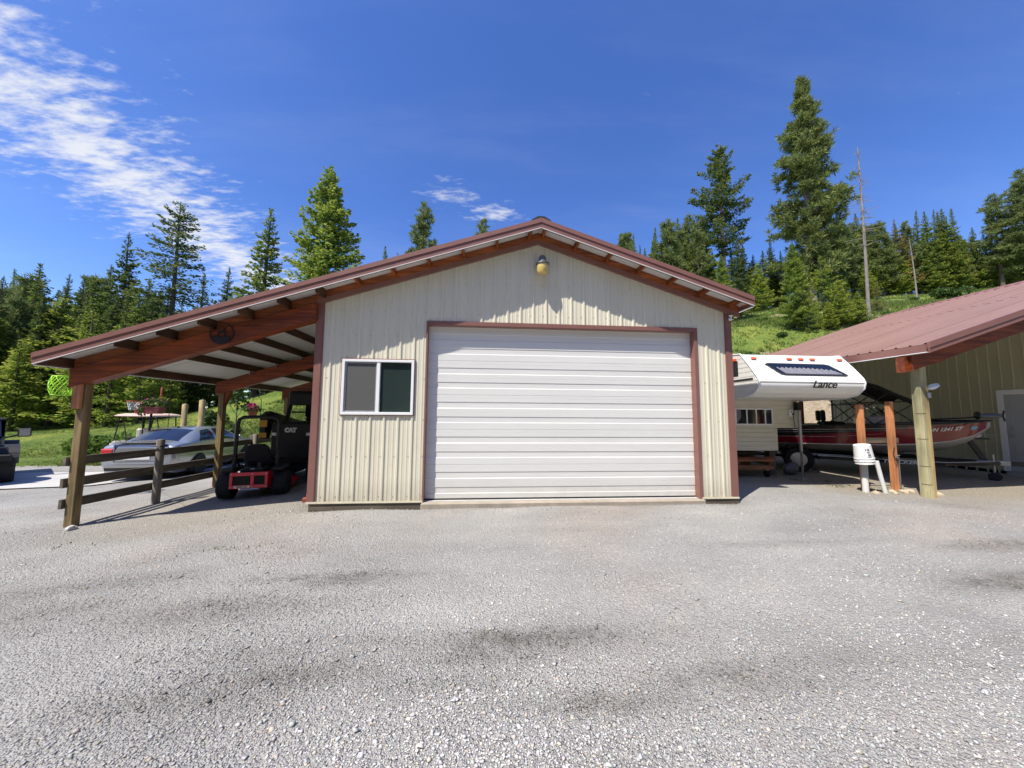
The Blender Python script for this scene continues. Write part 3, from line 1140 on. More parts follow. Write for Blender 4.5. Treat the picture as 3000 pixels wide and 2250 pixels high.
# eave fascia along both sides
for xe, s in ((XL, -1), (XRT, 1)):
    MB().box(xe - 0.012 if s < 0 else xe - .004, xe + .004 if s < 0 else xe + .012, -OV + 0.015, DEP + 0.25, ztop(xe) - 0.168, ztop(xe) - 0.03).build('eave_fascia', 'brown_metal', garage)
    MB().box(xe - 0.014 if s < 0 else xe - .03, xe + .03 if s < 0 else xe + .014, -OV + 0.032, DEP + 0.25, ztop(xe) - 0.180, ztop(xe) - 0.1685).build('eave_edge', 'white_metal', garage)
# purlins
pl = [3.57 - 0.577 * k for k in range(13)] + [3.81 + 0.583 * k for k in range(7)]
pl[12] = -3.70
for x in pl:
    under = ztop(x) - 0.078
    w = 0.042
    dpt = 0.085 if x > 0.2 else 0.135
    mb = MB()
    yb = DEP + 0.22 if x < 0.2 else 0.0
    mb.prism([(x - w / 2, under - dpt), (x + w / 2, under - dpt), (x + w / 2, under + MS * (w / 2) * (1 if x < XR else -1)), (x - w / 2, under - MS * (w / 2) * (1 if x < XR else -1))], 1, -OV + 0.05, yb)
    mb.build('purlin', 'purlin_y' if x < .2 else 'rafter_y', garage)
# rafter on the gable, upper rafter and beam of the lean-to
for x0, x1 in ((XR, XRT - 0.03), (0.0, XR)):
    slope_board(x0, x1, -0.204, -0.083, -0.062, -0.020).build('gable_rafter', 'rafter_x', garage)
    slope_board(x0, x1, -0.285, -0.2045, -0.066, -0.018).build('wall_top_trim', 'brown_metal', garage)
slope_board(-3.74, -0.016, -0.268, -0.083, -0.004, 0.036).build('gable_rafter', 'rafter_x', garage)
for yb_, pr in ((0.0, True), (2.95, False), (5.75, False)):
    xa = -3.60
    x1_ = 0.0 if pr else -0.02
    if pr:
        mb = MB()
        sec_ = [(-.125, -.565), (-.125, -.292), (-.105, -.270), (.05, -.270), (.05, -.565)]
        mb.add([(x, y, ztop(x) + dz) for x in (xa, x1_) for y, dz in sec_], [(0, 1, 2, 3, 4), (9, 8, 7, 6, 5)] + [(i, 5 + i, 5 + (i + 1) % 5, (i + 1) % 5) for i in range(5)])
    else:
        mb = slope_board(xa, x1_, -0.525, -0.224, yb_ - 0.075, yb_ + 0.05)
    mb.build('beam', 'stain_x', garage)
    if not pr:
        slope_board(xa, -0.02, -0.2235, -0.215, yb_ - 0.05, yb_ + 0.04).build('beam_pad', 'stain_x', garage)
# joist hanger plates on the second beam
for x in pl[7:12]:
    MB().box(x - .035, x - .022, 2.80, 2.873, ztop(x) - .30, ztop(x) - .15).build('hanger', 'galvanised', garage)
for yb_ in (0.0, 2.95, 5.75):
    zb = min(gz(-3.45, yb_), -0.2) - 0.3
    ztp = ztop(-3.47) - 0.52 + 0.06
    po = MB().box(-3.530, -3.412, yb_ - 0.060, yb_ + 0.060, zb, ztp, bev=0.006).build('post', 'treated_z', garage)
    if yb_ == 0:
        MB().box(-3.548, -3.43, yb_ - 0.118, yb_ - 0.066, 1.50, 1.93, bev=.006).build('scab_board', 'cedar_z', po)
        MB().prism([(-3.548, 1.93), (-3.43, 1.93), (-3.44, 2.00), (-3.53, 2.02)], 1, yb_ - .11, yb_ - .066).build('scab_top', 'stain_z', po)
    else:
        MB().prism([(-3.402, ztp), (-3.402, ztp - .34), (-3.36, ztp - .25), (-3.28, ztp - .03), (-3.28, ztp)], 1, yb_ - 0.05, yb_ + 0.05).build('knee_block', 'stain_z', po)
# gable lamp
lamp = thing('gable_lamp', 'grey jar-shaped lamp with amber globe high on the garage gable', 'lamp', (3.79, -0.02, 4.18))
MB().lathe([(0.06, 0.018), (0.06, -0.01), (0.045, -0.02)], (0, 0.0, 0), axis=1, n=16).tube([(0, -.01, 0), (0, -.10, 0.02), (0, -.155, -.01)], .022).build('bracket', 'lamp_grey', lamp, smooth=40)
MB().lathe([(0.0, .055), (.04, .05), (.062, .02), (.066, -.03), (.075, -.06), (.115, -.085), (.118, -.105), (.10, -.11)], (0, -.155, 0), n=24).build('hood', 'lamp_grey', lamp, smooth=40)
MB().lathe([(.098, -.108), (.103, -.16), (.10, -.215), (.085, -.262), (.05, -.275), (0, -.278)], (0, -.155, 0), n=24).build('globe', 'lamp_globe', lamp, smooth=50)
MB().lathe([(.03, -.12), (.04, -.18), (.035, -.24)], (0, -.155, 0), n=12).build('bulb', 'vinyl_white', lamp, smooth=50)
# small camera under the right eave
cm_ = thing('security_camera', 'small white security camera under the right end of the garage eave', 'camera', (7.30, -0.075, 3.30))
MB().lathe([(.03, 0), (.03, -.02), (.012, -.025), (.012, -.05)], n=12).build('mount', 'vinyl_white', cm_, smooth=40)
MB().lathe([(.0, -.03), (.028, -.02), (.03, .05), (.02, .055)], (0, -.03, -.07), axis=1, n=12).build('housing', 'vinyl_white', cm_, smooth=40)
MB().lathe([(.018, -.032), (.018, -.02)], (0, -.03, -.07), axis=1, n=10).build('lens', 'black_plastic', cm_)
# round iron silhouette on the beam
sg = thing('round_iron_sign', 'round black cut-out metal sign hung on the red lean-to beam', 'sign', (-1.42, -0.145, 2.73))
rg = MB()
N_ = 40
for k in range(N_):
    a0, a1 = 2 * math.pi * k / N_, 2 * math.pi * (k + 1) / N_
    for r0_, r1_ in ((0.165, 0.182),):
        rg.add([(r0_ * math.cos(a0), 0, r0_ * math.sin(a0)), (r0_ * math.cos(a1), 0, r0_ * math.sin(a1)), (r1_ * math.cos(a1), 0, r1_ * math.sin(a1)), (r1_ * math.cos(a0), 0, r1_ * math.sin(a0)),
                (r0_ * math.cos(a0), .006, r0_ * math.sin(a0)), (r0_ * math.cos(a1), .006, r0_ * math.sin(a1)), (r1_ * math.cos(a1), .006, r1_ * math.sin(a1)), (r1_ * math.cos(a0), .006, r1_ * math.sin(a0))],
               [(0, 1, 2, 3), (7, 6, 5, 4), (0, 4, 5, 1), (2, 6, 7, 3)])
rg.build('ring', 'sign_iron', sg)
MB().prism([(-.155, -.07), (-.10, -.045), (-.03, -.06), (.05, -.04), (.12, -.06), (.155, -.075), (.14, -.105), (.09, -.145), (0, -.168), (-.09, -.145), (-.14, -.105)], 1, 0, .006).build('ground_silhouette', 'sign_iron', sg)
MB().prism([(-.07, -.055), (-.055, -.01), (-.075, .02), (-.04, .035), (.0, .05), (.03, .09), (.05, .085), (.045, .05), (.06, .02), (.055, -.04), (.04, -.042), (.03, .0), (-.02, -.005), (-.04, -.02), (-.05, -.056)], 1, 0, .006).build('figure_silhouette', 'sign_iron', sg)

# ------------------------------------------------------------------ rail fence beside the lean-to
fence = thing('rail_fence', 'three-rail weathered board fence between the lean-to posts', 'fence', (0, 0, 0))
fy = [-0.10, 1.42, 2.95, 4.35, 5.85]
for z0, hgt in ((0.70, .135), (0.365, .14), (0.045, .14)):
    for a, b in ((0, 2), (2, 4)):
        dz0, dz1 = random.uniform(-.012, .012), random.uniform(-.012, .012)
        A = (-3.565, fy[a] + (0.002 if a else 0), z0 + dz0 - 0.035 * (a > 0))
        B = (-3.565, fy[b] - 0.002, z0 - 0.05 + dz1 - 0.02 * (b > 2))
        mb = MB()
        segs = 6
        pts = [Vector(A).lerp(Vector(B), t / segs) + Vector((random.uniform(-.006, .006), 0, random.uniform(-.006, .006))) for t in range(segs + 1)]
        for p, q in zip(pts[:-1], pts[1:]):
            mb.bar(p, q, 0.042, hgt)
        mb.build('rail', 'grey_wood_y', fence)
for yy, ht in ((1.40, .92), (4.30, .86)):
    g_ = gz(-3.44, yy)
    MB().lathe([(.065, g_ - .4), (.066, g_ + .2), (.064, ht - .015), (.056, ht), (0, ht + .004)], (-3.475, yy, 0), n=14).build('round_post', 'post_grey', fence, smooth=40)
mb = MB()
mb.tube([(-3.56, 1.31, .80), (-3.41, 1.315, .79), (-3.395, 1.40, .785), (-3.41, 1.49, .80), (-3.56, 1.50, .80)], .012, n=6)
mb.build('wire_tie', 'black_plastic', fence)


# ================================================================== open shelter on the right
EX, EZ, SS = 10.763, 2.791, 0.330     # eave line, its height, slope
YF2, YB2 = -0.50, 6.9
RX2 = 19.2


def zs(x):
    return EZ + SS * (x - EX)


shelter = thing('boat_shelter', 'brown metal-roofed shelter on timber posts with a shaded tan ribbed wall', 'shelter')
yb, k = YF2 + 0.03, 0
while yb < YB2 - 1e-3:
    ye = min(yb + 0.9144, YB2)
    mb = MB()
    prof, yy = [], yb
    while yy < ye - 1e-6:
        prof += [(yy, 0), (yy + .014, .02), (yy + .040, .02), (yy + .054, 0)]
        yy += 0.2286
    prof = [q for q in prof if q[0] < ye] + [(ye, 0)]
    lift = 0.003 * (k % 2)
    n = len(prof)
    for (xa, xb, dz) in ((EX - 0.06, EX + 4.6, 0.0), (EX + 4.55, RX2, 0.006)):
        o = len(mb.v)
        mb.add([(xa, y, zs(xa) + h + lift + dz) for y, h in prof] + [(xb, y, zs(xb) + h + lift + dz) for y, h in prof], [(n + j, n + j + 1, j + 1, j) for j in range(n - 1)], 0)
    mb.add([(EX, yb, zs(EX) - .02), (EX, ye - .003, zs(EX) - .02), (RX2, ye - .003, zs(RX2) - .02), (RX2, yb, zs(RX2) - .02)], [(0, 1, 2, 3)], 1)
    mb.build('roof_panel', ['roof_metal', 'underside_white'], shelter)
    # far slope beyond the ridge
    mb = MB()
    mb.add([(RX2, yb, zs(RX2)), (RX2, ye, zs(RX2)), (RX2 + 6, ye, zs(RX2) - 6 * SS), (RX2 + 6, yb, zs(RX2) - 6 * SS)], [(0, 1, 2, 3)])
    mb.build('roof_panel', 'roof_metal', shelter)
    yb = ye
    k += 1
MB().prism([(RX2 - .16, zs(RX2 - .16) + .022), (RX2, zs(RX2) + .06), (RX2 + .16, zs(RX2 - .16) + .022)], 1, YF2 - .01, YB2 + .01).build('ridge_cap', 'brown_metal', shelter)
# rake trims, front and back
for y0, y1, s in ((YF2 - .02, YF2 + .03, -1), (YB2 - .01, YB2 + .03, 1)):
    for xa, xb in ((EX - .07, EX + 3.0), (EX + 3.0, EX + 6.0), (EX + 6.0, RX2)):
        MB().prism([(xa, zs(xa) - .075), (xb - .002, zs(xb) - .075), (xb - .002, zs(xb) + .03), (xa, zs(xa) + .03)], 1, y0, y1).build('rake_trim', 'brown_metal', shelter)
        MB().prism([(xa, zs(xa) - .165), (xb - .002, zs(xb) - .165), (xb - .002, zs(xb) - .0765), (xa, zs(xa) - .0765)], 1, y0 + .014, y1 - .014).build('fascia', 'brown_metal', shelter)
MB().box(EX - .09, EX - .062, YF2 + .032, YB2, zs(EX) - .165, zs(EX) - .028).build('eave_fascia', 'brown_metal', shelter)
MB().box(EX - .095, EX - .03, YF2 + .032, YB2, zs(EX) - .178, zs(EX) - .166).build('eave_edge', 'white_metal', shelter)
# front and back beams and their posts
PX = 11.02
for yb_ in (-0.06, 6.55):
    MB().prism([(EX - .02, zs(EX) - .47), (EX + 5.9, zs(EX + 5.9) - .47), (EX + 5.9, zs(EX + 5.9) - .19), (EX - .02, zs(EX) - .19)], 1, yb_ - .13, yb_ - .09).build('beam', 'stain_x', shelter)
    MB().prism([(EX - .12, zs(EX) - .50), (EX + .75, zs(EX + .75) - .50), (EX + .75, zs(EX + .75) - .21), (EX - .12, zs(EX) - .21)], 1, yb_ - .089, yb_ + .05).build('beam_end', 'stain_x', shelter)
g_ = gz(PX, -.06)
po = MB().box(PX - .075, PX + .075, -.135, .015, g_ - .3, 2.42, bev=.006).build('post', 'post_green', shelter)
MB().box(PX + .0, PX + .076, -.1375, -.1355, g_ - .2, 2.02).build('worn_face', 'post_yellow', po)
for zz_ in (1.52, 1.05, .55, .22):
    MB().box(PX - .078, PX + .02, -.1365, -.02, zz_, zz_ + .010).build('split', 'grey_wood_x', po)
g_ = gz(PX, 6.6)
MB().box(PX - .07, PX + .07, 6.53, 6.67, g_ - .3, 2.42, bev=.006).build('post', 'treated_z', shelter)
mb = MB().lathe([(.02, 0), (.085, -.03), (.09, -.06), (.05, -.085)], n=14)
fl = mb.xf(Matrix.Translation((PX + .12, -.16, 2.07)) @ Matrix.Rotation(R(-35), 4, 'Y')).build('flood_lamp', 'bucket_white', shelter, smooth=40)
MB().box(PX + .04, PX + .10, -.17, -.137, 1.82, 1.92, bev=.01).build('switch_box', 'pvc_grey', shelter)
# shaded ribbed wall, its corner trim, and the door in it
WXS = 16.2
for k in range(9):
    a = -0.9 + k * 0.84
    b = min(a + 0.84, 6.5)
    if a >= 6.5:
        break
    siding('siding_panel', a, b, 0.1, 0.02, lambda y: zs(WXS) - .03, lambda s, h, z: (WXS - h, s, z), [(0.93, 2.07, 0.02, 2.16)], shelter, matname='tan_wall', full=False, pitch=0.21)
MB().box(WXS - .03, WXS + .08, 6.49, 6.53, 0.02, zs(WXS) - .03).build('corner_trim', 'brown_metal', shelter)
MB().box(WXS, WXS + 6, -.9, 6.48, -.25, 0.10).build('floor_slab', 'concrete', shelter)
MB().box(WXS + .01, WXS + 6, 6.44, 6.48, 0.1, 4.45).build('back_wall', 'cream_metal', shelter)
MB().box(WXS + .01, WXS + 6, -.5, -.46, 0.1, 4.45).build('front_wall', 'cream_metal', shelter)
dm = MB()
for a, b, c, d in ((1.98, 2.09, .10, 2.17), (.91, 1.02, .10, 2.17), (1.02, 1.98, 2.06, 2.17)):
    dm.box(WXS - .035, WXS + .05, a, b, c, d)
dj = dm.build('door_frame', 'white_metal', shelter)
dl = MB().box(WXS - .012, WXS + .03, 1.025, 1.975, .10, 2.055).build('door', 'door_grey', shelter)
for y0 in (1.12, 1.56):
    for z0, z1 in ((.28, .85), (.98, 1.55), (1.68, 1.92)):
        q = MB()
        q.box(WXS - .018, WXS - .0125, y0, y0 + .32, z0, z0 + .02).box(WXS - .018, WXS - .0125, y0, y0 + .32, z1 - .02, z1).box(WXS - .018, WXS - .0125, y0, y0 + .02, z0 + .02, z1 - .02).box(WXS - .018, WXS - .0125, y0 + .30, y0 + .32, z0 + .02, z1 - .02)
        q.build('door_panel', 'door_grey', dl)
MB().lathe([(.03, 0), (.03, -.012), (.014, -.02), (.014, -.045), (.028, -.055), (.028, -.08), (.015, -.09)], (WXS - .012, 1.90, 1.02), axis=0, n=12).build('door_knob', 'steel', dl, smooth=40)
MB().lathe([(.026, 0), (.026, -.02)], (WXS - .012, 1.90, 1.20), axis=0, n=12).build('deadbolt', 'steel', dl)
# crossed braces at the back of the shelter
for x0, x1, z0, z1 in ((11.2, 12.5, 1.0, 2.5), (12.5, 11.2, 1.0, 2.5), (12.5, 13.8, 1.0, 2.5), (13.8, 12.5, 1.0, 2.5), (13.8, 15.0, 1.0, 2.5)):
    MB().bar((x0, 6.50 + (.03 if x1 > x0 else 0), z0), (x1, 6.50 + (.03 if x1 > x0 else 0), z1), .03, .10, up=(0, 1, 0)).build('brace', 'stain_x', shelter)
for x in (12.5, 13.8, 15.0):
    MB().box(x - .045, x + .045, 6.54, 6.63, gz(x, 6.58) - .2, zs(x) - .2).build('post', 'stain_z', shelter)

# ================================================================== truck camper
CX, CY = 9.32, 0.0
camper = thing('truck_camper', 'white ribbed truck camper with raked overcab window standing on jacks', 'camper', (CX, 0, 0))
HW = 1.14
prof = [(0.87, 2.75), (0.80, 2.70), (0.44, 2.22), (0.405, 2.14), (0.43, 2.03), (0.56, 1.92), (0.82, 1.855), (2.0, 1.84), (4.9, 1.84), (4.9, 2.78), (1.2, 2.79)]
# shell of the overcab and upper body, ribbed along its length by horizontal corrugations
mb = MB()
mb.prism(prof, 0, -HW + .012, HW - .012)
shell = mb.build('overcab', 'camper_white', camper)
# corrugated skin strips on the nose
nose = [(0.86, 2.735), (0.62, 2.46), (0.44, 2.22), (0.405, 2.14), (0.43, 2.03), (0.56, 1.92), (0.82, 1.855)]


def along(pl_, step):
    out, acc = [], 0
    for (a, b), (c, d) in zip(pl_[:-1], pl_[1:]):
        L_ = math.hypot(c - a, d - b)
        m_ = max(1, int(L_ / step))
        for i in range(m_):
            out.append((a + (c - a) * i / m_, b + (d - b) * i / m_))
    out.append(pl_[-1])
    return out


pts = along(nose, 0.028)
mb = MB()
pp = []
for i, p in enumerate(pts):
    q = pts[min(i + 1, len(pts) - 1)]
    o_ = pts[max(i - 1, 0)]
    t = Vector((q[0] - o_[0], q[1] - o_[1])).normalized()
    nrm = Vector((-abs(t.y), -t.x if t.y < 0 else t.x))
    nrm = Vector((t.y, -t.x))
    off = 0.012 if i % 3 else 0.005
    pp.append((p[0] + nrm.x * off, p[1] + nrm.y * off))
n = len(pp)
mb.add([(-HW + .02, a, b) for a, b in pp] + [(HW - .02, a, b) for a, b in pp], [(j, n + j, n + j + 1, j + 1) for j in range(n - 1)])
mb.build('nose_skin', 'camper_white', camper)
for s in (-1, 1):      # edge moulding along the profile
    mb = MB()
    mb.tube([(s * (HW - .005), a, b) for a, b in [(1.2, 2.79), (0.87, 2.755), (0.62, 2.47), (0.43, 2.23), (0.39, 2.14), (0.415, 2.02), (0.55, 1.905), (0.82, 1.842), (2.0, 1.83)]], .016, n=6)
    mb.build('edge_moulding', 'white_metal', camper, smooth=50)
    # side skin with horizontal ribs, following the profile
    for i in range(9):
        z0 = 1.87 + i * 0.098
        z1 = z0 + .088
        f = lambda z: float(np.interp(z, [1.855, 1.92, 2.03, 2.14, 2.22, 2.70, 2.75], [.82, .56, .43, .405, .44, .80, .87])) + .03
        a = max(f(z0), f(z1))
        MB().prism([(f(z0), z0), (4.85, z0), (4.85, z1), (f(z1), z1)], 0, s * (HW - .011), s * (HW - .011) + s * .008).build('side_skin', 'camper_white', camper)
    MB().box(s * HW - .004, s * HW + .002, .55, 4.85, 2.185, 2.225).build('side_stripe', 'camper_trim', camper)
    MB().box(s * HW - .006 if s < 0 else s * HW - .004, s * HW + .012 if s > 0 else s * HW + .004, .95, 1.45, 2.30, 2.62, bev=.004).build('side_window', 'dark_glass', camper)
# dark stripe across the nose, below the window
MB().prism([(.455, 2.205), (.475, 2.235), (.455, 2.25), (.435, 2.215)], 0, -HW + .03, HW - .03).build('nose_stripe', 'camper_trim', camper)


def nose_pt(x, t, off):
    """t 0..1 up the raked front face"""
    a, b = Vector((0.44, 2.22)), Vector((0.80, 2.70))
    d = (b - a)
    nrm = Vector((-d.y, d.x)).normalized()
    p = a + d * t + nrm * off
    return (x, p.x, p.y)


def nose_poly(pts_, off0, off1):
    mb_ = MB()
    n_ = len(pts_)
    vs = [nose_pt(x, t, off0) for x, t in pts_] + [nose_pt(x, t, off1) for x, t in pts_]
    mb_.add(vs, [tuple(range(n_, 2 * n_))[::-1], tuple(range(n_))] + [(i, (i + 1) % n_, n_ + (i + 1) % n_, n_ + i) for i in range(n_)])
    return mb_


nw = nose_poly([(-.72, .66), (.52, .64), (.62, .60), (.86, .14), (.80, .09), (-.50, .10), (-.60, .14), (-.79, .60)], .0, .024).build('nose_window', 'camper_trim', camper)
nose_poly([(-.69, .62), (.50, .60), (.58, .565), (.80, .16), (.77, .13), (-.48, .14), (-.56, .18), (-.745, .585)], .0245, .027).build('pane', 'dark_glass', nw)
# gathered curtain seen behind the pane
mb = MB()
N_ = 90
top, bot = [], []
for i in range(N_ + 1):
    x = -.60 + 1.22 * i / N_
    h = .030 + .004 * math.sin(i * 1.35)
    t1 = .43 + .030 * math.sin(i * .9) - .10 * (i / N_) ** 3
    top.append(nose_pt(x, t1, h))
    bot.append(nose_pt(x + .12, .15, h))
n = len(top)
mb.add(bot + top, [(i, i + 1, n + i + 1, n + i) for i in range(N_)])
mb.build('curtain', 'curtain', nw)
for x in (-.95, -.16, .10, .36, .98):
    nose_poly([(x - .055, .84), (x + .055, .84), (x + .05, .91), (x - .05, .91)], .012, .036).build('marker_light', 'amber', camper)
MB().box(-HW - .03, -HW + .004, .98, 1.08, 2.62, 2.68, bev=.008).build('marker_light', 'amber', camper)
t_ = text('Lance', .20, 'letter_black', camper, (.18, .440, 2.045), (R(90 - 12), 0, 0), shear=.35, ext=.004, bold=.0045, sx=1.1)
t_.location = (.20, .352, 2.085)
t_.rotation_euler = (R(94), 0, 0)
# body below
LB = MB()
LB.box(-.58, .58, 1.98, 4.8, .63, 1.17).build('lower_body', 'camper_cream', camper)
ub = MB().box(-HW + .012, HW - .012, 1.98, 4.85, 1.171, 1.84).build('upper_body', 'camper_cream', camper)
for i in range(6):
    z0 = 1.185 + i * .108
    MB().box(-HW + .02, HW - .02, 1.970, 1.981, z0, z0 + .098, bev=.003).build('front_skin', 'camper_cream', ub)
for i in range(5):
    MB().box(-.575, .575, 1.970, 1.981, .645 + i * .105, .645 + i * .105 + .096, bev=.003).build('front_skin', 'camper_cream', ub)
wf = MB()
wx0, wx1, wz0, wz1 = -.50, .46, 1.235, 1.64
for a, b, c, d in ((wx0, wx1, wz0, wz0 + .035), (wx0, wx1, wz1 - .03, wz1), (wx0, wx0 + .03, wz0 + .035, wz1 - .03), (wx1 - .03, wx1, wz0 + .035, wz1 - .03), (-.22, -.19, wz0 + .035, wz1 - .03), (.02, .05, wz0 + .035, wz1 - .03), (.25, .28, wz0 + .035, wz1 - .03)):
    wf.box(a, b, 1.945, 1.969, c, d)
fw = wf.build('front_window', 'vinyl_white', camper)
for a, b in ((-.47, -.22), (-.19, .02), (.05, .25), (.28, .43)):
    MB().box(a, b, 1.955, 1.962, wz0 + .035, wz1 - .03).build('pane', 'dark_glass', fw)
mb = MB()
for i in range(8):
    mb.box(-.465 + i * .014, -.455 + i * .014, 1.9465, 1.9545, wz0 + .04 + i * .02, wz1 - .035)
mb.build('curtain', 'curtain', fw)
MB().box(.88, 1.0, 1.93, 1.969, 1.45, 1.62, bev=.01).build('outlet_box', 'vinyl_white', camper)
MB().box(.905, .935, 1.925, 1.931, 1.55, 1.575).box(.945, .985, 1.925, 1.931, 1.49, 1.53).build('outlet_cover', 'black_plastic', camper)
for sx, yy in ((1.06, 1.86), (-1.06, 1.86), (1.06, 4.9), (-1.06, 4.9)):
    jk = MB().lathe([(.026, gz(CX + sx, yy) - .02), (.026, .62), (.034, .63), (.034, 1.6)], (sx, yy, 0), n=12).build('jack_leg', 'galvanised', camper, smooth=40)
    g_ = gz(CX + sx, yy)
    MB().box(sx - .08, sx + .08, yy - .08, yy + .08, g_ - .04, g_ + .012).build('foot_plate', 'galvanised', jk)
    MB().box(sx - .05, sx + .05, yy - .03, yy + .10, 1.60, 1.80, bev=.015).build('jack_head', 'black_plastic', jk)
    if yy < 3 and sx > 0:
        MB().tube([(sx - .04, yy + .02, 1.8), (sx - .09, yy + .03, 1.7), (sx - .10, yy + .05, 1.4), (sx - .07, yy + .06, 1.18)], .008, n=6).build('cable', 'black_plastic', jk)
        MB().tube([(sx - .02, yy - .03, .62), (sx - .05, yy - .06, .3), (sx - .02, yy - .05, .05)], .007, n=6).build('cable', 'black_plastic', jk)
MB().ball((-HW - .10, 1.35, 2.42), (.10, .06, .16), 12, 8).tube([(-HW + .0, 1.4, 2.42), (-HW - .08, 1.36, 2.42)], .015).build('clearance_mirror', 'black_plastic', camper, smooth=50)
# dolly of lumber under the camper
g_ = gz(9.3, 2.3)
dolly = thing('lumber_dolly', 'reddish lumber dolly on black casters under the camper', 'dolly', (9.3, 2.25, g_))
for y in (-.18, .55, 1.35):
    MB().box(-1.3, .52, y - .02, y + .07, .20, .30).build('lower_beam', 'pallet_wood', dolly)
for x in (-1.2, -.35, .48):
    MB().box(x - .045, x + .045, -.16, 1.4, .30, .385).build('cross_block', 'pallet_wood', dolly)
for y in (-.20, .10, .42, .75, 1.05, 1.35):
    MB().box(-1.3, .56, y, y + .14, .386, .45).build('deck_board', 'pallet_wood', dolly)
MB().box(-1.3, .56, -.22, -.201, .46, .50).build('front_trim', 'stain_x', dolly)
for x in (-1.15, .42):
    for y in (-.1, 1.3):
        w_ = MB().lathe([(.03, -.025), (.085, -.022), (.09, 0), (.085, .022), (.03, .025)], (x, y, .09), axis=0, n=16).build('caster', 'rubber', dolly, smooth=40)
        MB().box(x - .035, x + .035, y - .03, y + .03, .15, .20).build('caster_fork', 'steel', w_)
MB().box(-1.0, -.45, .0, .7, .51, .62).box(-.40, .40, .0, .9, .51, .60).build('black_trays', 'black_plastic', dolly)

# short treated post stub and round tank beside the camper
stub = tag(MB().box(-.085, .085, -.085, .085, -.3, 1.18, bev=.006).build('timber_post', 'grey_wood_z'), 'short weathered timber post between camper and boat', 'post')
stub.location = (10.16, 2.55, gz(10.16, 2.55))
bag = thing('wheel_chock_bag', 'pale crumpled bag on the ground behind the camper jack', 'bag', (10.62, 2.45, gz(10.6, 2.45)))
mb = MB()
mb.ball((0, 0, .15), (.17, .13, .17), 12, 9)
for i, v in enumerate(mb.v):
    mb.v[i] = (v[0] * (1 + .18 * math.sin(9 * v[2] + 5 * v[1])), v[1] * (1 + .2 * math.sin(11 * v[0])), max(0, v[2] + .03 * math.sin(14 * v[0])))
mb.build('bag_body', 'lamp_grey', bag, smooth=True)
MB().tube([(-.03, 0, .28), (-.06, 0, .36), (.04, 0, .37), (.03, 0, .28)], .012, n=6).build('tie', 'black_plastic', bag)

# ================================================================== service posts, pipes and bucket
for x, y, zt, nm, lab in ((10.55, .63, 1.71, 'a', 'orange-brown cedar service post with bare top above an upturned bucket'), (11.15, .57, 1.775, 'b', 'taller orange-brown cedar post with tap and hose pipe on its side')):
    g_ = gz(x, y)
    p_ = thing('cedar_post', lab, 'post', (x, y, g_))
    MB().box(-.047, .047, -.047, .047, -.3, zt - g_, bev=.004).build('post_body', 'cedar_z', p_)
    if nm == 'b':
        MB().tube([(.055, -.055, -.05), (.055, -.055, .55), (.05, -.062, .60)], .010, n=8).build('riser_pipe', 'steel', p_)
        MB().tube([(.05, -.062, .62), (.02, -.08, .66), (-.03, -.09, .66)], .014, n=8).lathe([(.03, 0), (.03, .012)], (-.0, -.09, .70), n=10).tube([(0, -.09, .66), (0, -.09, .70)], .008).build('tap', 'galvanised', p_)
        MB().tube([(-.03, -.09, .66), (-.06, -.10, .60), (-.075, -.09, .66), (-.06, -.06, .74), (-.02, -.055, .86)], .008, n=6).build('chain', 'black_plastic', p_)
plank = tag(MB().box(-.42, .42, -.012, .012, -.055, .055, bev=.004).build('plank', 'grey_wood_x'), 'weathered grey board fixed between the two cedar posts', 'plank')
plank.location = (11.0, .665, .97)
pipe = thing('pvc_standpipe', 'grey and white plastic pipes rising from rubble under the bucket', 'pipe', (10.34, .44, gz(10.34, .44)))
gp = pipe.location.z
MB().lathe([(.052, -.2), (.052, .30)], n=16).build('white_pipe', 'pvc_white', pipe, smooth=40)
MB().lathe([(.056, .30), (.056, .62)], n=16).build('grey_pipe', 'pvc_grey', pipe, smooth=40)
MB().tube([(.29, -.13, -.1), (.215, -.11, .30), (.17, -.09, .62)], .036, n=14).build('slanted_pipe', 'pvc_white', pipe, smooth=40)
bucket = thing('bucket', 'white plastic bucket with black print upturned over the pipes', 'bucket', (10.30, .38, gp + .57), rot=(0, R(-7), 0))
MB().lathe([(.152, .0), (.152, .012), (.148, .014), (.150, .05), (.156, .052), (.156, .06), (.148, .062), (.148, .10), (.154, .102), (.154, .112), (.147, .115), (.130, .36), (.120, .372), (0, .372)], n=28).build('bucket_body', 'bucket_white', bucket, smooth=30)
MB().tube([(-.157, 0, .09), (-.12, -.10, .06), (0, -.162, .045), (.12, -.10, .06), (.157, 0, .09)], .004, n=6).build('bail', 'steel', bucket)


def bucket_patch(a0, a1, z0, z1, nm):
    mb_ = MB()
    m_ = 8
    vs = []
    for i in range(m_ + 1):
        a = R(a0 + (a1 - a0) * i / m_)
        for z in (z0, z1):
            rr_ = float(np.interp(z, [.115, .36], [.1485, .1315]))
            vs.append((rr_ * math.cos(a), rr_ * math.sin(a), z))
    mb_.add(vs, [(2 * i, 2 * i + 2, 2 * i + 3, 2 * i + 1) for i in range(m_)])
    return mb_.build(nm, 'print_grey', bucket)


for a0, a1, z0, z1 in ((-125, -118, .26, .30), (-112, -97, .255, .30), (-116, -98, .215, .24), (-112, -94, .16, .20), (-118, -90, .135, .15)):
    bucket_patch(a0, a1, z0, z1, 'print_mark')


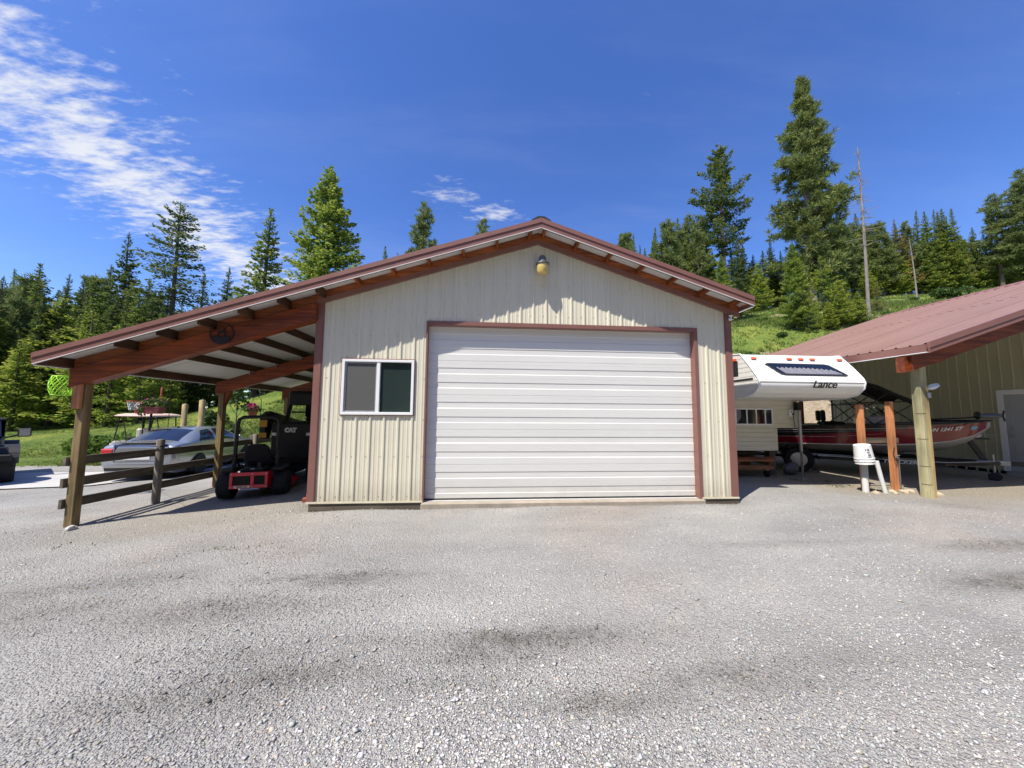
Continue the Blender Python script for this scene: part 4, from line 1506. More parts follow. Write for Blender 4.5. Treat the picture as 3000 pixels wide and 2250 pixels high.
def rock(name, loc, r, matname, label, seed, group=None):
    rnd = random.Random(seed)
    mb_ = MB()
    mb_.ball((0, 0, 0), 1.0, 8, 5)
    ks = [(Vector((rnd.uniform(-1, 1), rnd.uniform(-1, 1), rnd.uniform(-.6, 1))).normalized(), rnd.uniform(.55, .85)) for _ in range(9)]
    vs = []
    for v in mb_.v:
        p = Vector(v)
        for nrm, d in ks:
            e = p.dot(nrm) - d
            if e > 0:
                p -= nrm * e
        vs.append((p.x * r[0], p.y * r[1], p.z * r[2]))
    mb_.v = vs
    o = mb_.build(name, matname, None, fix=True)
    o.location = loc
    o.rotation_euler = (0, 0, rnd.uniform(0, 6))
    return tag(o, label, 'rock', group)


for i, (x, y, r_) in enumerate([(11.0, .30, (.14, .08, .05)), (11.32, .16, (.20, .10, .06)), (11.16, .33, (.10, .07, .05)), (10.82, .36, (.07, .05, .04)), (10.42, .33, (.06, .05, .04)), (10.70, .22, (.06, .05, .035)), (11.48, .12, (.08, .06, .04))]):
    rock('rock', (x, y, gz(x, y) + r_[2] * .4), r_, 'stone_tan', 'tan broken rock at the foot of the cedar posts', i, 'rocks at the foot of the cedar posts')
r_ = (.10, .08, .06)
rock('rock', (-3.30, -.16, gz(-3.3, -.16) + .02), (.11, .07, .05), 'concrete', 'grey stone against the base of the front lean-to post', 31)

# ================================================================== boat on trailer
bow, stern = Vector((14.75, 1.45)), Vector((10.95, 4.55))
dirv = (bow - stern).normalized()
BL = 4.95
ang = math.atan2(dirv.y, dirv.x)
gb = gz(13, 3)
boat = thing('fishing_boat', 'dark red and black fishing boat with folded canopy on a trailer', 'boat', (stern.x, stern.y, gb), ang)
boat.rotation_euler = (0, R(-1.2), ang)
xsn = [0, .6, 1.4, 2.2, 3.0, 3.7, 4.25, 4.65, 4.90, 5.0]
gun = [1.00, 1.04, 1.06, 1.05, 1.0, .88, .70, .45, .20, .03]
gzv = [1.18, 1.18, 1.19, 1.20, 1.21, 1.23, 1.25, 1.27, 1.285, 1.29]
chn = [.86, .88, .88, .86, .80, .66, .46, .24, .07, .01]
czv = [.70, .70, .70, .70, .71, .74, .82, .95, 1.12, 1.20]
kzv = [.50, .48, .46, .46, .47, .50, .60, .80, 1.04, 1.18]
xd = np.linspace(0, 5.0, 46)
I_ = lambda arr: np.interp(xd, xsn, arr)
G_, GZ_, C_, CZ_, K_ = I_(gun), I_(gzv), I_(chn), I_(czv), I_(kzv)


def hull_strip(name, ta, tb, matname, x0=0, x1=5.0, off=0.0, sides=(-1, 1), ta1=None, tb1=None):
    """band of topside between fractions ta..tb from chine up to gunwale"""
    for s in sides:
        mb_ = MB()
        vs = []
        sel = [i for i, x in enumerate(xd) if x0 <= x <= x1]
        for k_, i in enumerate(sel):
            f = k_ / max(1, len(sel) - 1)
            A = ta + ((ta1 if ta1 is not None else ta) - ta) * f
            B = tb + ((tb1 if tb1 is not None else tb) - tb) * f
            for t in (A, B):
                y = C_[i] + (G_[i] - C_[i]) * t
                z = CZ_[i] + (GZ_[i] - CZ_[i]) * t
                vs.append((xd[i], s * (y + off), z))
        m_ = len(sel)
        fs = [(2 * i, 2 * i + 2, 2 * i + 3, 2 * i + 1) if s < 0 else (2 * i + 1, 2 * i + 3, 2 * i + 2, 2 * i) for i in range(m_ - 1)]
        mb_.add(vs, fs)
        mb_.build(name, matname, boat, smooth=True)


mb = MB()
rings = []
for i, x in enumerate(xd):
    rings.append([(x, 0, K_[i]), (x, C_[i] * .55, (K_[i] + CZ_[i]) / 2 - .02), (x, C_[i], CZ_[i]), (x, G_[i], GZ_[i]), (x, G_[i] * .93, GZ_[i] + .01), (x, 0, GZ_[i] - .02), (x, -G_[i] * .93, GZ_[i] + .01), (x, -G_[i], GZ_[i]), (x, -C_[i], CZ_[i]), (x, -C_[i] * .55, (K_[i] + CZ_[i]) / 2 - .02)])
mb.loft(rings)
mb.build('hull', 'boat_grey', boat, smooth=35, fix=True)
hull_strip('topside', .02, .985, 'boat_red', off=.004)
hull_strip('dark_panel', .30, .92, 'boat_black', 0, 3.5, off=.007, ta1=.80)
hull_strip('stripe', .76, .80, 'boat_grey', 0, 3.9, off=.0095, ta1=.84, tb1=.87)
hull_strip('stripe', .64, .66, 'boat_grey', .3, 3.2, off=.0095, ta1=.74, tb1=.75)
hull_strip('stripe', .42, .445, 'boat_grey', .2, 2.2, off=.0095)
hull_strip('stripe', .44, .46, 'boat_grey', 2.2, 3.1, off=.0095, ta1=.58, tb1=.59)
hull_strip('chine_stripe', .02, .055, 'letter_white', off=.0095)
hull_strip('gunwale', .93, 1.0, 'boat_black', off=.014)
for s in (-1, 1):
    MB().tube([(xd[i], s * G_[i] * .985, GZ_[i] + .012) for i in range(0, 46, 3)], .022, n=6).build('rub_rail', 'black_plastic', boat, smooth=True)
# registration lettering on the starboard bow, facing the lot
s = -1
tx = text('WN 1241 ST', .125, 'letter_white', boat, (0, 0, 0), (0, 0, 0), shear=.3, ext=.002, bold=.004, sx=1.05)
xa, xb = 3.72, 4.36
pa = Vector((xa, -np.interp(xa, xd, C_ + (G_ - C_) * .72) - .02, np.interp(xa, xd, CZ_ + (GZ_ - CZ_) * .72)))
pb = Vector((xb, -np.interp(xb, xd, C_ + (G_ - C_) * .72) - .02, np.interp(xb, xd, CZ_ + (GZ_ - CZ_) * .72)))
ex = (pb - pa).normalized()
upv = Vector((0, -.42, .9))
ez_ = ex.cross(upv).normalized()
ey = ez_.cross(ex)
Mx = Matrix((ex, ey, ez_)).transposed().to_4x4()
Mx.translation = (pa + pb) / 2 + ez_ * .03
tx.matrix_local = Mx
MB().add([tuple(pb + ex * (.16 + a) + ey * b + ez_ * .045) for a, b in ((0, -.04), (.11, -.04), (.11, .045), (0, .045))], [(0, 1, 2, 3)]).build('decal', 'decal_blue', boat)
# deck, consoles, seats
MB().box(.25, 4.2, -.62, .62, 1.10, 1.16).build('deck', 'boat_grey', boat)
for x0, x1, y0, y1, h in ((2.75, 3.2, -.78, -.25, 1.44), (2.75, 3.2, .25, .78, 1.44)):
    MB().box(x0, x1, y0, y1, 1.16, h, bev=.05).build('console', 'boat_grey', boat, smooth=40)
    MB().add([(x1 - .02, y0 + .03, h), (x1 - .02, y1 - .03, h), (x1 - .22, y1 - .06, h + .24), (x1 - .22, y0 + .06, h + .24)], [(0, 1, 2, 3)]).build('windscreen', 'dark_glass', boat)
for x, y in ((2.15, -.45), (2.15, .45), (.9, 0)):
    st_ = MB().box(x - .22, x + .22, y - .22, y + .22, 1.20, 1.30, bev=.04).build('seat', 'black_fabric', boat, smooth=40)
    MB().box(x - .24, x - .16, y - .21, y + .21, 1.30, 1.62, bev=.04).build('backrest', 'black_fabric', st_, smooth=40)
MB().box(-.45, -.02, -.18, .18, .95, 1.62, bev=.08).build('outboard_motor', 'boat_black', boat, smooth=40)
MB().box(-.30, -.16, -.06, .06, .40, .96, bev=.03).build('motor_leg', 'boat_black', boat, smooth=40)
# canopy: bowed cloth on a folding frame
rings = []
for i in range(9):
    f = i / 8
    x = 2.15 + 1.45 * f
    zc = 2.20 + .10 * math.sin(math.pi * min(1, f * 1.1)) - (.34 * max(0, f - .55) / .45)
    rings.append([(x, .92 * math.cos(a), zc - .16 + .22 * math.sin(a)) for a in [math.pi * k / 10 for k in range(11)]])
mb = MB().loft(rings, closed=False, cap=False)
rings2 = [[(p[0], p[1] * .985, p[2] - .02) for p in rg_] for rg_ in rings]
mb.loft(rings2, closed=False, cap=False)
mb.build('canopy', 'black_fabric', boat, smooth=True)
for s in (-1, 1):
    for a, b in (((2.85, s * .98, 1.22), (2.2, s * .92, 2.04)), ((2.85, s * .98, 1.22), (3.6, s * .90, 1.74)), ((2.2, s * .98, 1.22), (3.15, s * .90, 2.0)), ((3.6, s * .84, 1.24), (2.7, s * .92, 2.08)), ((2.25, s * .93, 1.78), (3.5, s * .90, 1.78))):
        MB().tube([a, b], .013, n=6).build('canopy_strut', 'black_plastic', boat)
# bow trolling motor
tm = MB().lathe([(.0, -.20), (.05, -.17), (.06, -.02), (.055, .12), (.03, .18), (0, .2)], (4.970, -.12, 1.42), axis=0, n=14).build('trolling_motor', 'lamp_grey', boat, smooth=50)
MB().tube([(4.020, -.12, 1.34), (4.670, -.12, 1.38), (4.820, -.12, 1.42)], .016, n=8).build('motor_shaft', 'black_plastic', tm)
MB().box(3.870, 4.770, -.18, -.06, 1.285, 1.33, bev=.01).build('motor_mount', 'black_plastic', tm)
for a in (35, 155, 275):
    MB().box(5.155, 5.170, -.02, .02, .0, .14).xf(Matrix.Translation((0, -.12, 1.42)) @ Matrix.Rotation(R(a), 4, 'X')).build('propeller_blade', 'black_plastic', tm)
MB().lathe([(.085, -.03), (.10, 0), (.085, .03)], (4.780, -.12, 1.43), axis=0, n=16).build('motor_collar', 'black_plastic', tm, smooth=50)
# trailer
trailer = thing('boat_trailer', 'black boat trailer with winch post, jockey wheel and white lettering', 'trailer', (stern.x, stern.y, gb), ang)
for s in (-1, 1):
    MB().tube([(-.1, s * .86, .40), (3.95, s * .86, .40), (4.3, s * .55, .40), (5.0, s * .10, .42)], .052, n=6).build('frame_rail', 'trailer_black', trailer)
    MB().tube([(-.1, s * .92, .443), (3.95, s * .92, .443), (4.3, s * .61, .443), (4.95, s * .15, .463)], .006, n=6).build('pinstripe', 'letter_white', trailer)
    MB().box(.1, 3.6, s * .42 - .04, s * .42 + .04, .52, .56).build('bunk', 'black_fabric', trailer)
    tw = MB().lathe([(.10, -.10), (.30, -.10), (.33, -.07), (.33, .07), (.30, .10), (.10, .10)], (1.3, s * 1.02, .33), axis=1, n=24).build('wheel', 'rubber', trailer, smooth=40)
    MB().lathe([(.0, -.105), (.18, -.105), (.2, -.07), (.2, .07), (.18, .105), (0, .105)], (1.3, s * 1.02, .33), axis=1, n=18).build('rim', 'steel', tw, smooth=40)
    q = []
    for k in range(11):
        a = math.pi * k / 10
        q.append((1.3 + .42 * math.cos(a), .33 + .42 * math.sin(a)))
    mb = MB()
    vs = [(x, s * .88, z) for x, z in q] + [(x, s * 1.16, z) for x, z in q]
    mb.add(vs, [(k, k + 1, 12 + k, 11 + k) for k in range(10)])
    mb.build('mudguard', 'trailer_black', trailer)
for x in (.2, 1.6, 3.0):
    MB().box(x - .04, x + .04, -.84, .84, .36, .44).build('cross_member', 'trailer_black', trailer)
MB().box(4.0, 4.7, -.05, .05, .37, .47, bev=.006).build('tongue', 'trailer_black', trailer)
MB().box(4.701, 5.2, -.056, .056, .365, .475, bev=.006).build('tongue_sleeve', 'galvanised', trailer)
MB().box(5.201, 6.1, -.05, .05, .37, .47, bev=.006).build('tongue_arm', 'trailer_black', trailer)
MB().box(6.1, 6.35, -.06, .06, .36, .48, bev=.03).build('coupler', 'black_plastic', trailer)
MB().box(5.55, 5.75, -.062, -.051, .385, .455).build('side_reflector', 'amber', trailer)
wp = MB().bar((4.83, 0, .47), (4.60, 0, 1.0), .09, .09).box(4.33, 4.93, -.05, .05, .96, 1.0).build('winch_post', 'trailer_black', trailer)
MB().lathe([(.09, -.05), (.09, .05)], (4.73, 0, 1.09), axis=1, n=16).build('winch_drum', 'steel', wp, smooth=40)
MB().tube([(4.73, -.06, 1.09), (4.73, -.10, 1.09), (5.00, -.10, 1.06), (5.00, -.18, 1.06)], .009, n=6).build('winch_handle', 'steel', wp)
MB().lathe([(.04, -.06), (.055, 0), (.04, .06)], (4.30, 0, 1.06), axis=1, n=14).build('bow_roller', 'yellow_paint', wp, smooth=40)
MB().bar((4.56, .0, .99), (4.30, 0, 1.06), .08, .05).build('roller_arm', 'trailer_black', wp)
jw = MB().lathe([(.022, .10), (.022, .62)], (4.93, -.10, 0), n=10).build('jockey_leg', 'galvanised', trailer, smooth=40)
MB().lathe([(.03, -.035), (.10, -.035), (.11, 0), (.10, .035), (.03, .035)], (4.93, -.10, .108), axis=1, n=18).build('jockey_wheel', 'rubber', jw, smooth=40)
text('TRACKER', .105, 'letter_white', trailer, (3.22, -.925, .395), (R(90), 0, R(0)), shear=.25, ext=.002, bold=.004, sx=1.3)


# ================================================================== vehicles on the left
def wheel(parent, x, y, r, w, side=1, spokes=5, rim='alloy', tread=0, rr=0.64):
    t = MB().lathe([(r * rr, -w * .42), (r * .90, -w * .5), (r * .985, -w * .36), (r, -w * .15), (r, w * .15), (r * .985, w * .36), (r * .90, w * .5), (r * rr, w * .42)], (x, y, r), axis=1, n=36)
    if tread:
        for k in range(tread):
            a = 2 * math.pi * k / tread
            for s in (-1, 1):
                m = Matrix.Translation((x, y, r)) @ Matrix.Rotation(a + (s * .5 * math.pi / tread), 4, 'Y')
                q = MB().bar((-.012, s * w * .04, r), (.025, s * w * .46, r * .975), r * .055, r * .05, up=(0, 0, 1))
                q.xf(m)
                t.add(q.v, q.f)
    tw_ = t.build('wheel', 'rubber', parent, smooth=35)
    f = MB()
    f.lathe([(r * rr * 1.01, -w * .40), (r * rr * .96, -w * .30), (r * rr * .93, w * .30), (r * rr * 1.01, w * .40)], (x, y, r), axis=1, n=28)
    yo = y + side * w * .33
    for k in range(spokes):
        a = 2 * math.pi * k / spokes
        m = Matrix.Translation((x, yo, r)) @ Matrix.Rotation(a, 4, 'Y')
        q = MB().box(-r * .075, r * .075, -.012, .012, r * .08, r * rr * .97)
        q.xf(m)
        f.add(q.v, q.f)
    f.lathe([(0, -.02), (r * .14, -.02), (r * .14, .02), (0, .02)], (x, yo, r), axis=1, n=14)
    f.build('rim', rim, tw_, smooth=35)
    MB().lathe([(0, -.01), (r * rr * .90, -.01), (r * rr * .90, .01), (0, .01)], (x, y, r), axis=1, n=20).build('brake_disc', 'black_plastic', tw_)
    return tw_


def spl(xs_k, ys_k, x):
    """smooth monotone-ish interpolation"""
    xs_k, ys_k = np.asarray(xs_k, float), np.asarray(ys_k, float)
    m = np.gradient(ys_k, xs_k)
    d = np.diff(ys_k) / np.diff(xs_k)
    for i in range(1, len(m) - 1):
        m[i] = 0 if d[i - 1] * d[i] <= 0 else 2 * d[i - 1] * d[i] / (d[i - 1] + d[i])
    i = np.clip(np.searchsorted(xs_k, x) - 1, 0, len(xs_k) - 2)
    h = xs_k[i + 1] - xs_k[i]
    t = (x - xs_k[i]) / h
    return (2 * t ** 3 - 3 * t ** 2 + 1) * ys_k[i] + (t ** 3 - 2 * t ** 2 + t) * h * m[i] + (-2 * t ** 3 + 3 * t ** 2) * ys_k[i + 1] + (t ** 3 - t ** 2) * h * m[i + 1]


CH = R(98)
right = Vector((math.sin(CH), -math.cos(CH)))
rc = Vector((-6.72, 4.58))
gc = gz(rc.x, rc.y + 1.0)
car = thing('silver_sedan', 'silver four-door sedan seen from behind beyond the rail fence', 'car', (rc.x, rc.y, gc), CH)
xk = [0.0, .05, .18, .48, .85, 1.40, 2.05, 2.65, 3.10, 3.60, 4.2, 4.60, 4.78, 4.85]
half = [.78, .84, .88, .905, .91, .915, .92, .92, .92, .915, .90, .85, .74, .62]
low = [.30, .25, .20, .18, .18, .17, .17, .17, .17, .18, .19, .22, .30, .40]
belt = [.78, .90, .96, .985, .985, .98, .965, .95, .94, .92, .86, .78, .68, .60]
roofz = [.90, 1.02, 1.065, 1.085, 1.22, 1.405, 1.455, 1.43, 1.31, 1.05, .93, .84, .74, .64]
rhw = [.60, .66, .70, .66, .60, .585, .60, .60, .62, .70, .70, .62, .52, .44]
NX = 78
cxs = np.concatenate([np.linspace(0, .3, 10), np.linspace(.33, 4.5, NX - 22), np.linspace(4.53, 4.85, 12)])
H_, LO, BE, RO, RW = [spl(xk, a, cxs) for a in (half, low, belt, roofz, rhw)]


def ring_at(i, vs):
    """points of the half section; v 0 sill .. 1 widest .. 2 belt .. 3 roof edge .. 4 centre top"""
    out = []
    ky = [H_[i] * .88, H_[i], H_[i] * .965, RW[i], RW[i] * .55, 0.0]
    cr_ = RO[i]
    ed = max(BE[i] + .01, cr_ - .055) if cr_ - BE[i] > .1 else BE[i] + (cr_ - BE[i]) * .55
    kz = [LO[i], LO[i] + (BE[i] - LO[i]) * .52, BE[i], ed, cr_ - (cr_ - ed) * .25, cr_]
    kv = [0, 1, 2, 3, 3.5, 4]
    return [(cxs[i], float(np.interp(v, kv, ky)) if False else float(spl(kv, ky, np.array([v]))[0]), float(spl(kv, kz, np.array([v]))[0])) for v in vs]


VS = [0, .35, .7, 1.0, 1.35, 1.7, 2.0, 2.25, 2.5, 2.75, 3.0, 3.2, 3.5, 3.75, 4.0]
rings = []
for i in range(len(cxs)):
    L_ = ring_at(i, VS)
    rings.append([(x, -y, z) for x, y, z in L_] + [(x, y, z) for x, y, z in L_[-2::-1]])
mb = MB().loft(rings)
mb.build('body', 'car_silver', car, smooth=50, fix=True)


def car_patch(name, x0, x1, v0, v1, matname, sides, off=.006, taper=None, nv=6):
    for s in sides:
        sel = [i for i in range(len(cxs)) if x0 <= cxs[i] <= x1]
        vs, nn = [], nv + 1
        for k, i in enumerate(sel):
            f = k / max(1, len(sel) - 1)
            a, b = (v0, v1) if taper is None else taper(f)
            rg_ = ring_at(i, list(np.linspace(a, b, nn)))
            for x, y, z in rg_:
                vs.append((x - (.022 if x1 < .6 else 0) + (.02 if x0 > 4.3 else 0), s * (y + off), z + off * (1 if v0 > 2.9 else .3)))
        fs = []
        for k in range(len(sel) - 1):
            for j in range(nv):
                q = (k * nn + j, (k + 1) * nn + j, (k + 1) * nn + j + 1, k * nn + j + 1)
                fs.append(q if s < 0 else q[::-1])
        MB().add(vs, fs).build(name, matname, car, smooth=True)


car_patch('rear_window', .52, 1.36, 3.12, 4.0, 'dark_glass', (-1, 1))
car_patch('windscreen', 2.75, 3.50, 3.1, 4.0, 'dark_glass', (-1, 1))
car_patch('side_window', 1.02, 1.90, 2.12, 2.88, 'dark_glass', (-1, 1), taper=lambda f: (2.12, 2.2 + .68 * min(1, f * 2.2)))
car_patch('side_window', 1.97, 3.02, 2.12, 2.88, 'dark_glass', (-1, 1), taper=lambda f: (2.12, 2.88 - .55 * max(0, f - .55) / .45))
for s in (-1, 1):
    MB().box(-.012, .26, min(s * .54, s * .845), max(s * .54, s * .845), .745, .905, bev=.035).build('tail_light', 'tail_red', car, smooth=40)
    MB().box(-.006, .02, s * .52 - .004, s * .52 + .004, .55, 1.0).build('boot_gap', 'black_plastic', car)
MB().box(-.006, .02, -.52, .52, .545, .553).build('boot_gap', 'black_plastic', car)
MB().box(-.012, .12, -.78, .78, .36, .535, bev=.05).build('bumper', 'car_silver', car, smooth=60)
car_patch('head_light', 4.45, 4.70, 1.4, 1.9, 'vinyl_white', (-1, 1), off=.008)
for y0, y1 in ((-.30, .30),):
    MB().box(-.012, .03, y0, y1, .60, .72).build('number_plate', 'bucket_white', car)
MB().lathe([(0, -.02), (.055, -.015), (.055, .01)], (.035, 0, .86), axis=0, n=16).build('badge', 'steel', car, smooth=40)
MB().box(-.02, .0, -.5, .5, .765, .785).build('boot_trim', 'steel', car)
MB().box(-.035, .10, -.72, .72, .30, .42, bev=.03).build('bumper_valance', 'black_plastic', car, smooth=40)
MB().add([(.10, -.62, 1.045), (.10, .62, 1.045), (-.015, .64, 1.075), (-.015, -.64, 1.075), (.10, -.62, 1.03), (.10, .62, 1.03), (-.015, .64, 1.055), (-.015, -.64, 1.055)], [(0, 1, 2, 3), (7, 6, 5, 4), (3, 2, 6, 7), (0, 3, 7, 4), (1, 5, 6, 2)]).build('boot_lip', 'car_silver', car)
MB().prism([(1.50, 1.40), (1.64, 1.42), (1.52, 1.465), (1.49, 1.465)], 1, -.012, .012).build('antenna_fin', 'black_plastic', car)
for s in (-1, 1):
    MB().box(3.02, 3.14, s * .90 if s > 0 else -1.07, 1.07 if s > 0 else -.90, .98, 1.10, bev=.03).build('mirror', 'car_silver', car, smooth=40)
    for x in (2.0, 1.30):
        MB().box(x, x + .16, s * .914 - .004, s * .914 + .014 if s > 0 else s * .914 + .004, .845, .875, bev=.005).build('door_handle', 'car_silver', car)
    for x in (1.05, 3.85):
        arch = MB()
        q = [(x + .36 * math.cos(math.pi * k / 14), .31 + .36 * math.sin(math.pi * k / 14)) for k in range(15)]
        arch.prism(q + [(x - .36, .16), (x + .36, .16)], 1, s * .70, s * .918)
        arch.build('wheel_arch', 'black_plastic', car)
        wheel(car, x, s * .845, .325, .215, side=s, spokes=9)

# off-road vehicle at the very left, facing the lot
JH = R(-40)
jf = Vector((math.cos(JH), math.sin(JH)))
jl = Vector((-math.sin(JH), math.cos(JH)))
fw_ = Vector((-10.75, 5.25))
jo = fw_ - jl * .80
jeep = thing('off_road_vehicle', 'dark green lifted off-road vehicle with black fender flares and big tyres', 'car', (jo.x, jo.y, gz(-11, 4.5)), JH)
for x in (0, -2.5):
    for s in (-1, 1):
        wheel(jeep, x, s * .80, .46, .32, side=s, spokes=6, rim='black_paint', tread=22, rr=.5)
        fl_ = MB()
        q = [(x + .60 * math.cos(R(8 + 164 * k / 10)), .50 + .58 * math.sin(R(8 + 164 * k / 10))) for k in range(11)]
        q2 = [(x + .52 * math.cos(R(8 + 164 * k / 10)), .50 + .52 * math.sin(R(8 + 164 * k / 10))) for k in range(11)]
        fl_.prism(q + q2[::-1], 1, s * .62, s * 1.0)
        fl_.build('fender_flare', 'black_plastic', jeep)
MB().box(-3.3, -.75, -.72, .72, .62, 1.22, bev=.05).build('tub', 'jeep_green', jeep, smooth=40)
MB().prism([(-.75, .70), (.52, .72), (.56, 1.12), (.50, 1.22), (-.75, 1.28)], 1, -.62, .62).build('hood', 'jeep_green', jeep)
for k in range(7):
    MB().box(.555, .585, -.36 + k * .11, -.31 + k * .11, .80, 1.10).build('grille_slot', 'black_plastic', jeep)
for s in (-1, 1):
    MB().lathe([(.10, 0), (.10, .03), (.06, .045)], (.55, s * .48, .98), axis=0, n=18).build('head_light', 'vinyl_white', jeep, smooth=40)
    MB().box(-1.02, -.92, s * 1.06 - .13, s * 1.06 + .13, 1.24, 1.50, bev=.03).tube([(-.95, s * .72, 1.22), (-.97, s * .95, 1.30)], .02).build('mirror', 'black_plastic', jeep, smooth=40)
    MB().box(-.918, -.912, s * 1.06 - .10, s * 1.06 + .10, 1.27, 1.47).build('mirror_face', 'steel', jeep)
    MB().add([(-.80, s * .73, 1.24), (-1.95, s * .73, 1.24), (-1.95, s * .68, 1.72), (-1.05, s * .68, 1.72)], [(0, 1, 2, 3)]).build('side_window', 'dark_glass', jeep)
MB().box(.60, .78, -.88, .88, .66, .84, bev=.03).build('front_bumper', 'black_paint', jeep)
MB().tube([(.70, -.80, .84), (.70, -.80, 1.02), (.70, .80, 1.02), (.70, .80, .84)], .025, n=8).build('bumper_bar', 'black_paint', jeep)
MB().add([(-.74, -.66, 1.27), (-.74, .66, 1.27), (-1.02, .62, 1.74), (-1.02, -.62, 1.74)], [(0, 1, 2, 3)]).build('windscreen', 'dark_glass', jeep)
MB().box(-3.25, -1.0, -.68, .68, 1.73, 1.80, bev=.03).build('roof', 'black_fabric', jeep)
MB().box(-3.3, -1.96, -.70, .70, 1.221, 1.729).build('rear_cabin', 'black_fabric', jeep)

# ------------------------------------------------------------------ zero-turn mower
gm = gz(-1.95, 1.75)
mower = thing('zero_turn_mower', 'red and black ride-on mower with roll bar parked under the lean-to', 'mower', (-1.80, 1.62, gm), R(104))
mower.scale = (.85, .85, .85)
for s in (-1, 1):
    tw_ = wheel(mower, 0, s * .55, .30, .28, side=s, spokes=4, rim='black_paint', tread=26, rr=.48)
    wheel(mower, 1.35, s * .42, .16, .14, side=s, spokes=3, rim='steel', rr=.5)
    MB().box(-.28, .35, s * .36 if s > 0 else -.62, .62 if s > 0 else s * .36, .625, .72, bev=.03).build('fender', 'decal_blue' if False else 'black_plastic', mower)
    MB().tube([(.42, s * .30, .55), (.55, s * .30, .85), (.60, s * .12, .98), (.60, s * .05, .98)], .016, n=8).build('control_lever', 'black_paint', mower)
MB().box(-.15, 1.45, -.32, .32, .30, .42).build('chassis', 'black_paint', mower)
MB().box(.35, 1.15, -.68, .68, .14, .28, bev=.03).build('cutting_deck', 'red_paint', mower)
MB().box(-.32, .22, -.24, .24, .42, .72, bev=.05).build('engine', 'black_plastic', mower, smooth=40)
# rear guard: red plate with two openings
gd = MB()
gx = -.46
for a, b, c, d in ((-.37, .37, .56, .64), (-.37, .37, .28, .36), (-.37, -.31, .36, .56), (.31, .37, .36, .56), (-.10, -.03, .36, .56)):
    gd.box(gx, gx + .03, a, b, c, d, bev=.006)
gd.box(gx + .03, -.1, .34, .37, .28, .64).box(gx + .03, -.1, -.37, -.34, .28, .64)
gp_ = gd.build('rear_guard', 'red_paint', mower)
for a, b in ((-.31, -.10), (-.03, .31)):
    ms = MB()
    for k in range(9):
        ms.bar((gx + .02, a + (b - a) * k / 8, .36), (gx + .02, a + (b - a) * min(8, k + 1.5) / 8, .56), .004, .006, up=(1, 0, 0))
        ms.bar((gx + .024, a + (b - a) * k / 8, .56), (gx + .024, a + (b - a) * min(8, k + 1.5) / 8, .36), .004, .006, up=(1, 0, 0))
    ms.build('mesh_screen', 'black_paint', gp_)
    MB().box(gx + .035, gx + .04, a, b, .36, .56).build('mesh_backing', 'black_plastic', gp_)
for y in (-.34, -.065, .34):
    for z in (.60, .32):
        MB().lathe([(0, -.008), (.014, -.004), (.014, .002)], (gx, y, z), axis=0, n=8).build('bolt', 'steel', gp_)
MB().box(gx - .004, gx - .001, -.02, .27, .295, .345).build('name_plate', 'steel', gp_)
text('BIGDOG', .052, 'letter_black', gp_, (gx - .006, .125, .32), (R(90), 0, R(-90)), ext=.001, bold=.002, sx=1.1)
MB().tube([(-.10, -.43, .42), (-.06, -.43, .95), (-.02, -.43, 1.72), (-.02, -.40, 1.83), (-.02, -.32, 1.885), (-.02, 0, 1.89), (-.02, .32, 1.885), (-.02, .40, 1.83), (-.02, .43, 1.72), (-.06, .43, .95), (-.10, .43, .42)], .042, n=10).build('roll_bar', 'black_paint', mower, smooth=50)
for s in (-1, 1):
    MB().box(-.11, -.0, s * .44 - .05, s * .44 + .05, .88, .98, bev=.01).build('roll_bar_hinge', 'black_paint', mower)
    MB().bar((-.06, s * .44, .95), (.18, s * .40, .70), .03, .03).build('roll_bar_brace', 'black_paint', mower)
st_ = MB().box(.05, .52, -.25, .25, .72, .84, bev=.05).build('seat', 'black_fabric', mower, smooth=40)
rings = []
for k in range(9):
    t = k / 8
    w_ = .27 * (1 - .55 * max(0, t - .5) ** 2 * 4 * .55) * (1 if t < .95 else .75)
    z = .82 + .42 * t
    x = .08 - .10 * t
    rings.append([(x + .055 * math.cos(a), w_ * math.copysign(abs(math.sin(a)) ** .6, math.sin(a)), z) for a in [2 * math.pi * j / 16 for j in range(16)]])
MB().loft(rings).build('backrest', 'black_fabric', st_, smooth=60)
for s in (-1, 1):
    MB().box(.12, .46, s * .28 - .03, s * .28 + .03, .92, .98, bev=.02).build('arm_rest', 'black_fabric', st_, smooth=40)
MB().box(-.30, -.28, -.05, .03, .66, .70).build('warning_label', 'bucket_white', mower)
MB().lathe([(.05, 0), (.05, .12), (.03, .13)], (-.2, -.12, .70), n=12).build('air_filter', 'black_plastic', mower, smooth=40)
MB().tube([(-.36, -.1, .30), (-.42, -.2, .26), (-.44, .15, .25)], .035, n=8).build('exhaust', 'steel', mower, smooth=40)

# ------------------------------------------------------------------ compact track loader
gl = gz(-1.8, 3.6)
loader = thing('track_loader', 'black tracked skid loader with CAT lettering parked beside the mower', 'loader', (-1.86, 3.05, gl), R(90))
MB().box(.0, 1.5, -.50, .50, .42, 1.46, bev=.05).build('engine_body', 'black_paint', loader, smooth=40)
dr = MB().box(-.07, -.002, -.47, .47, .58, 1.42, bev=.02).build('rear_door', 'black_paint', loader, smooth=40)
for k in range(6):
    MB().box(-.080, -.0705, -.36, .36, .66 + k * .07, .685 + k * .07).build('grille_slat', 'black_plastic', dr)
text('CAT', .135, 'letter_white', dr, (-.076, .02, 1.26), (R(90), 0, R(-90)), ext=.002, bold=.012)
MB().add([(-.0795, -.035, 1.213), (-.0795, .055, 1.213), (-.0795, .01, 1.252)], [(0, 1, 2)]).build('logo_triangle', 'yellow_paint', dr)
for y in (-.40, .40):
    MB().box(-.080, -.0705, y - .05, y + .05, 1.13, 1.20).build('service_label', 'bucket_white', dr)
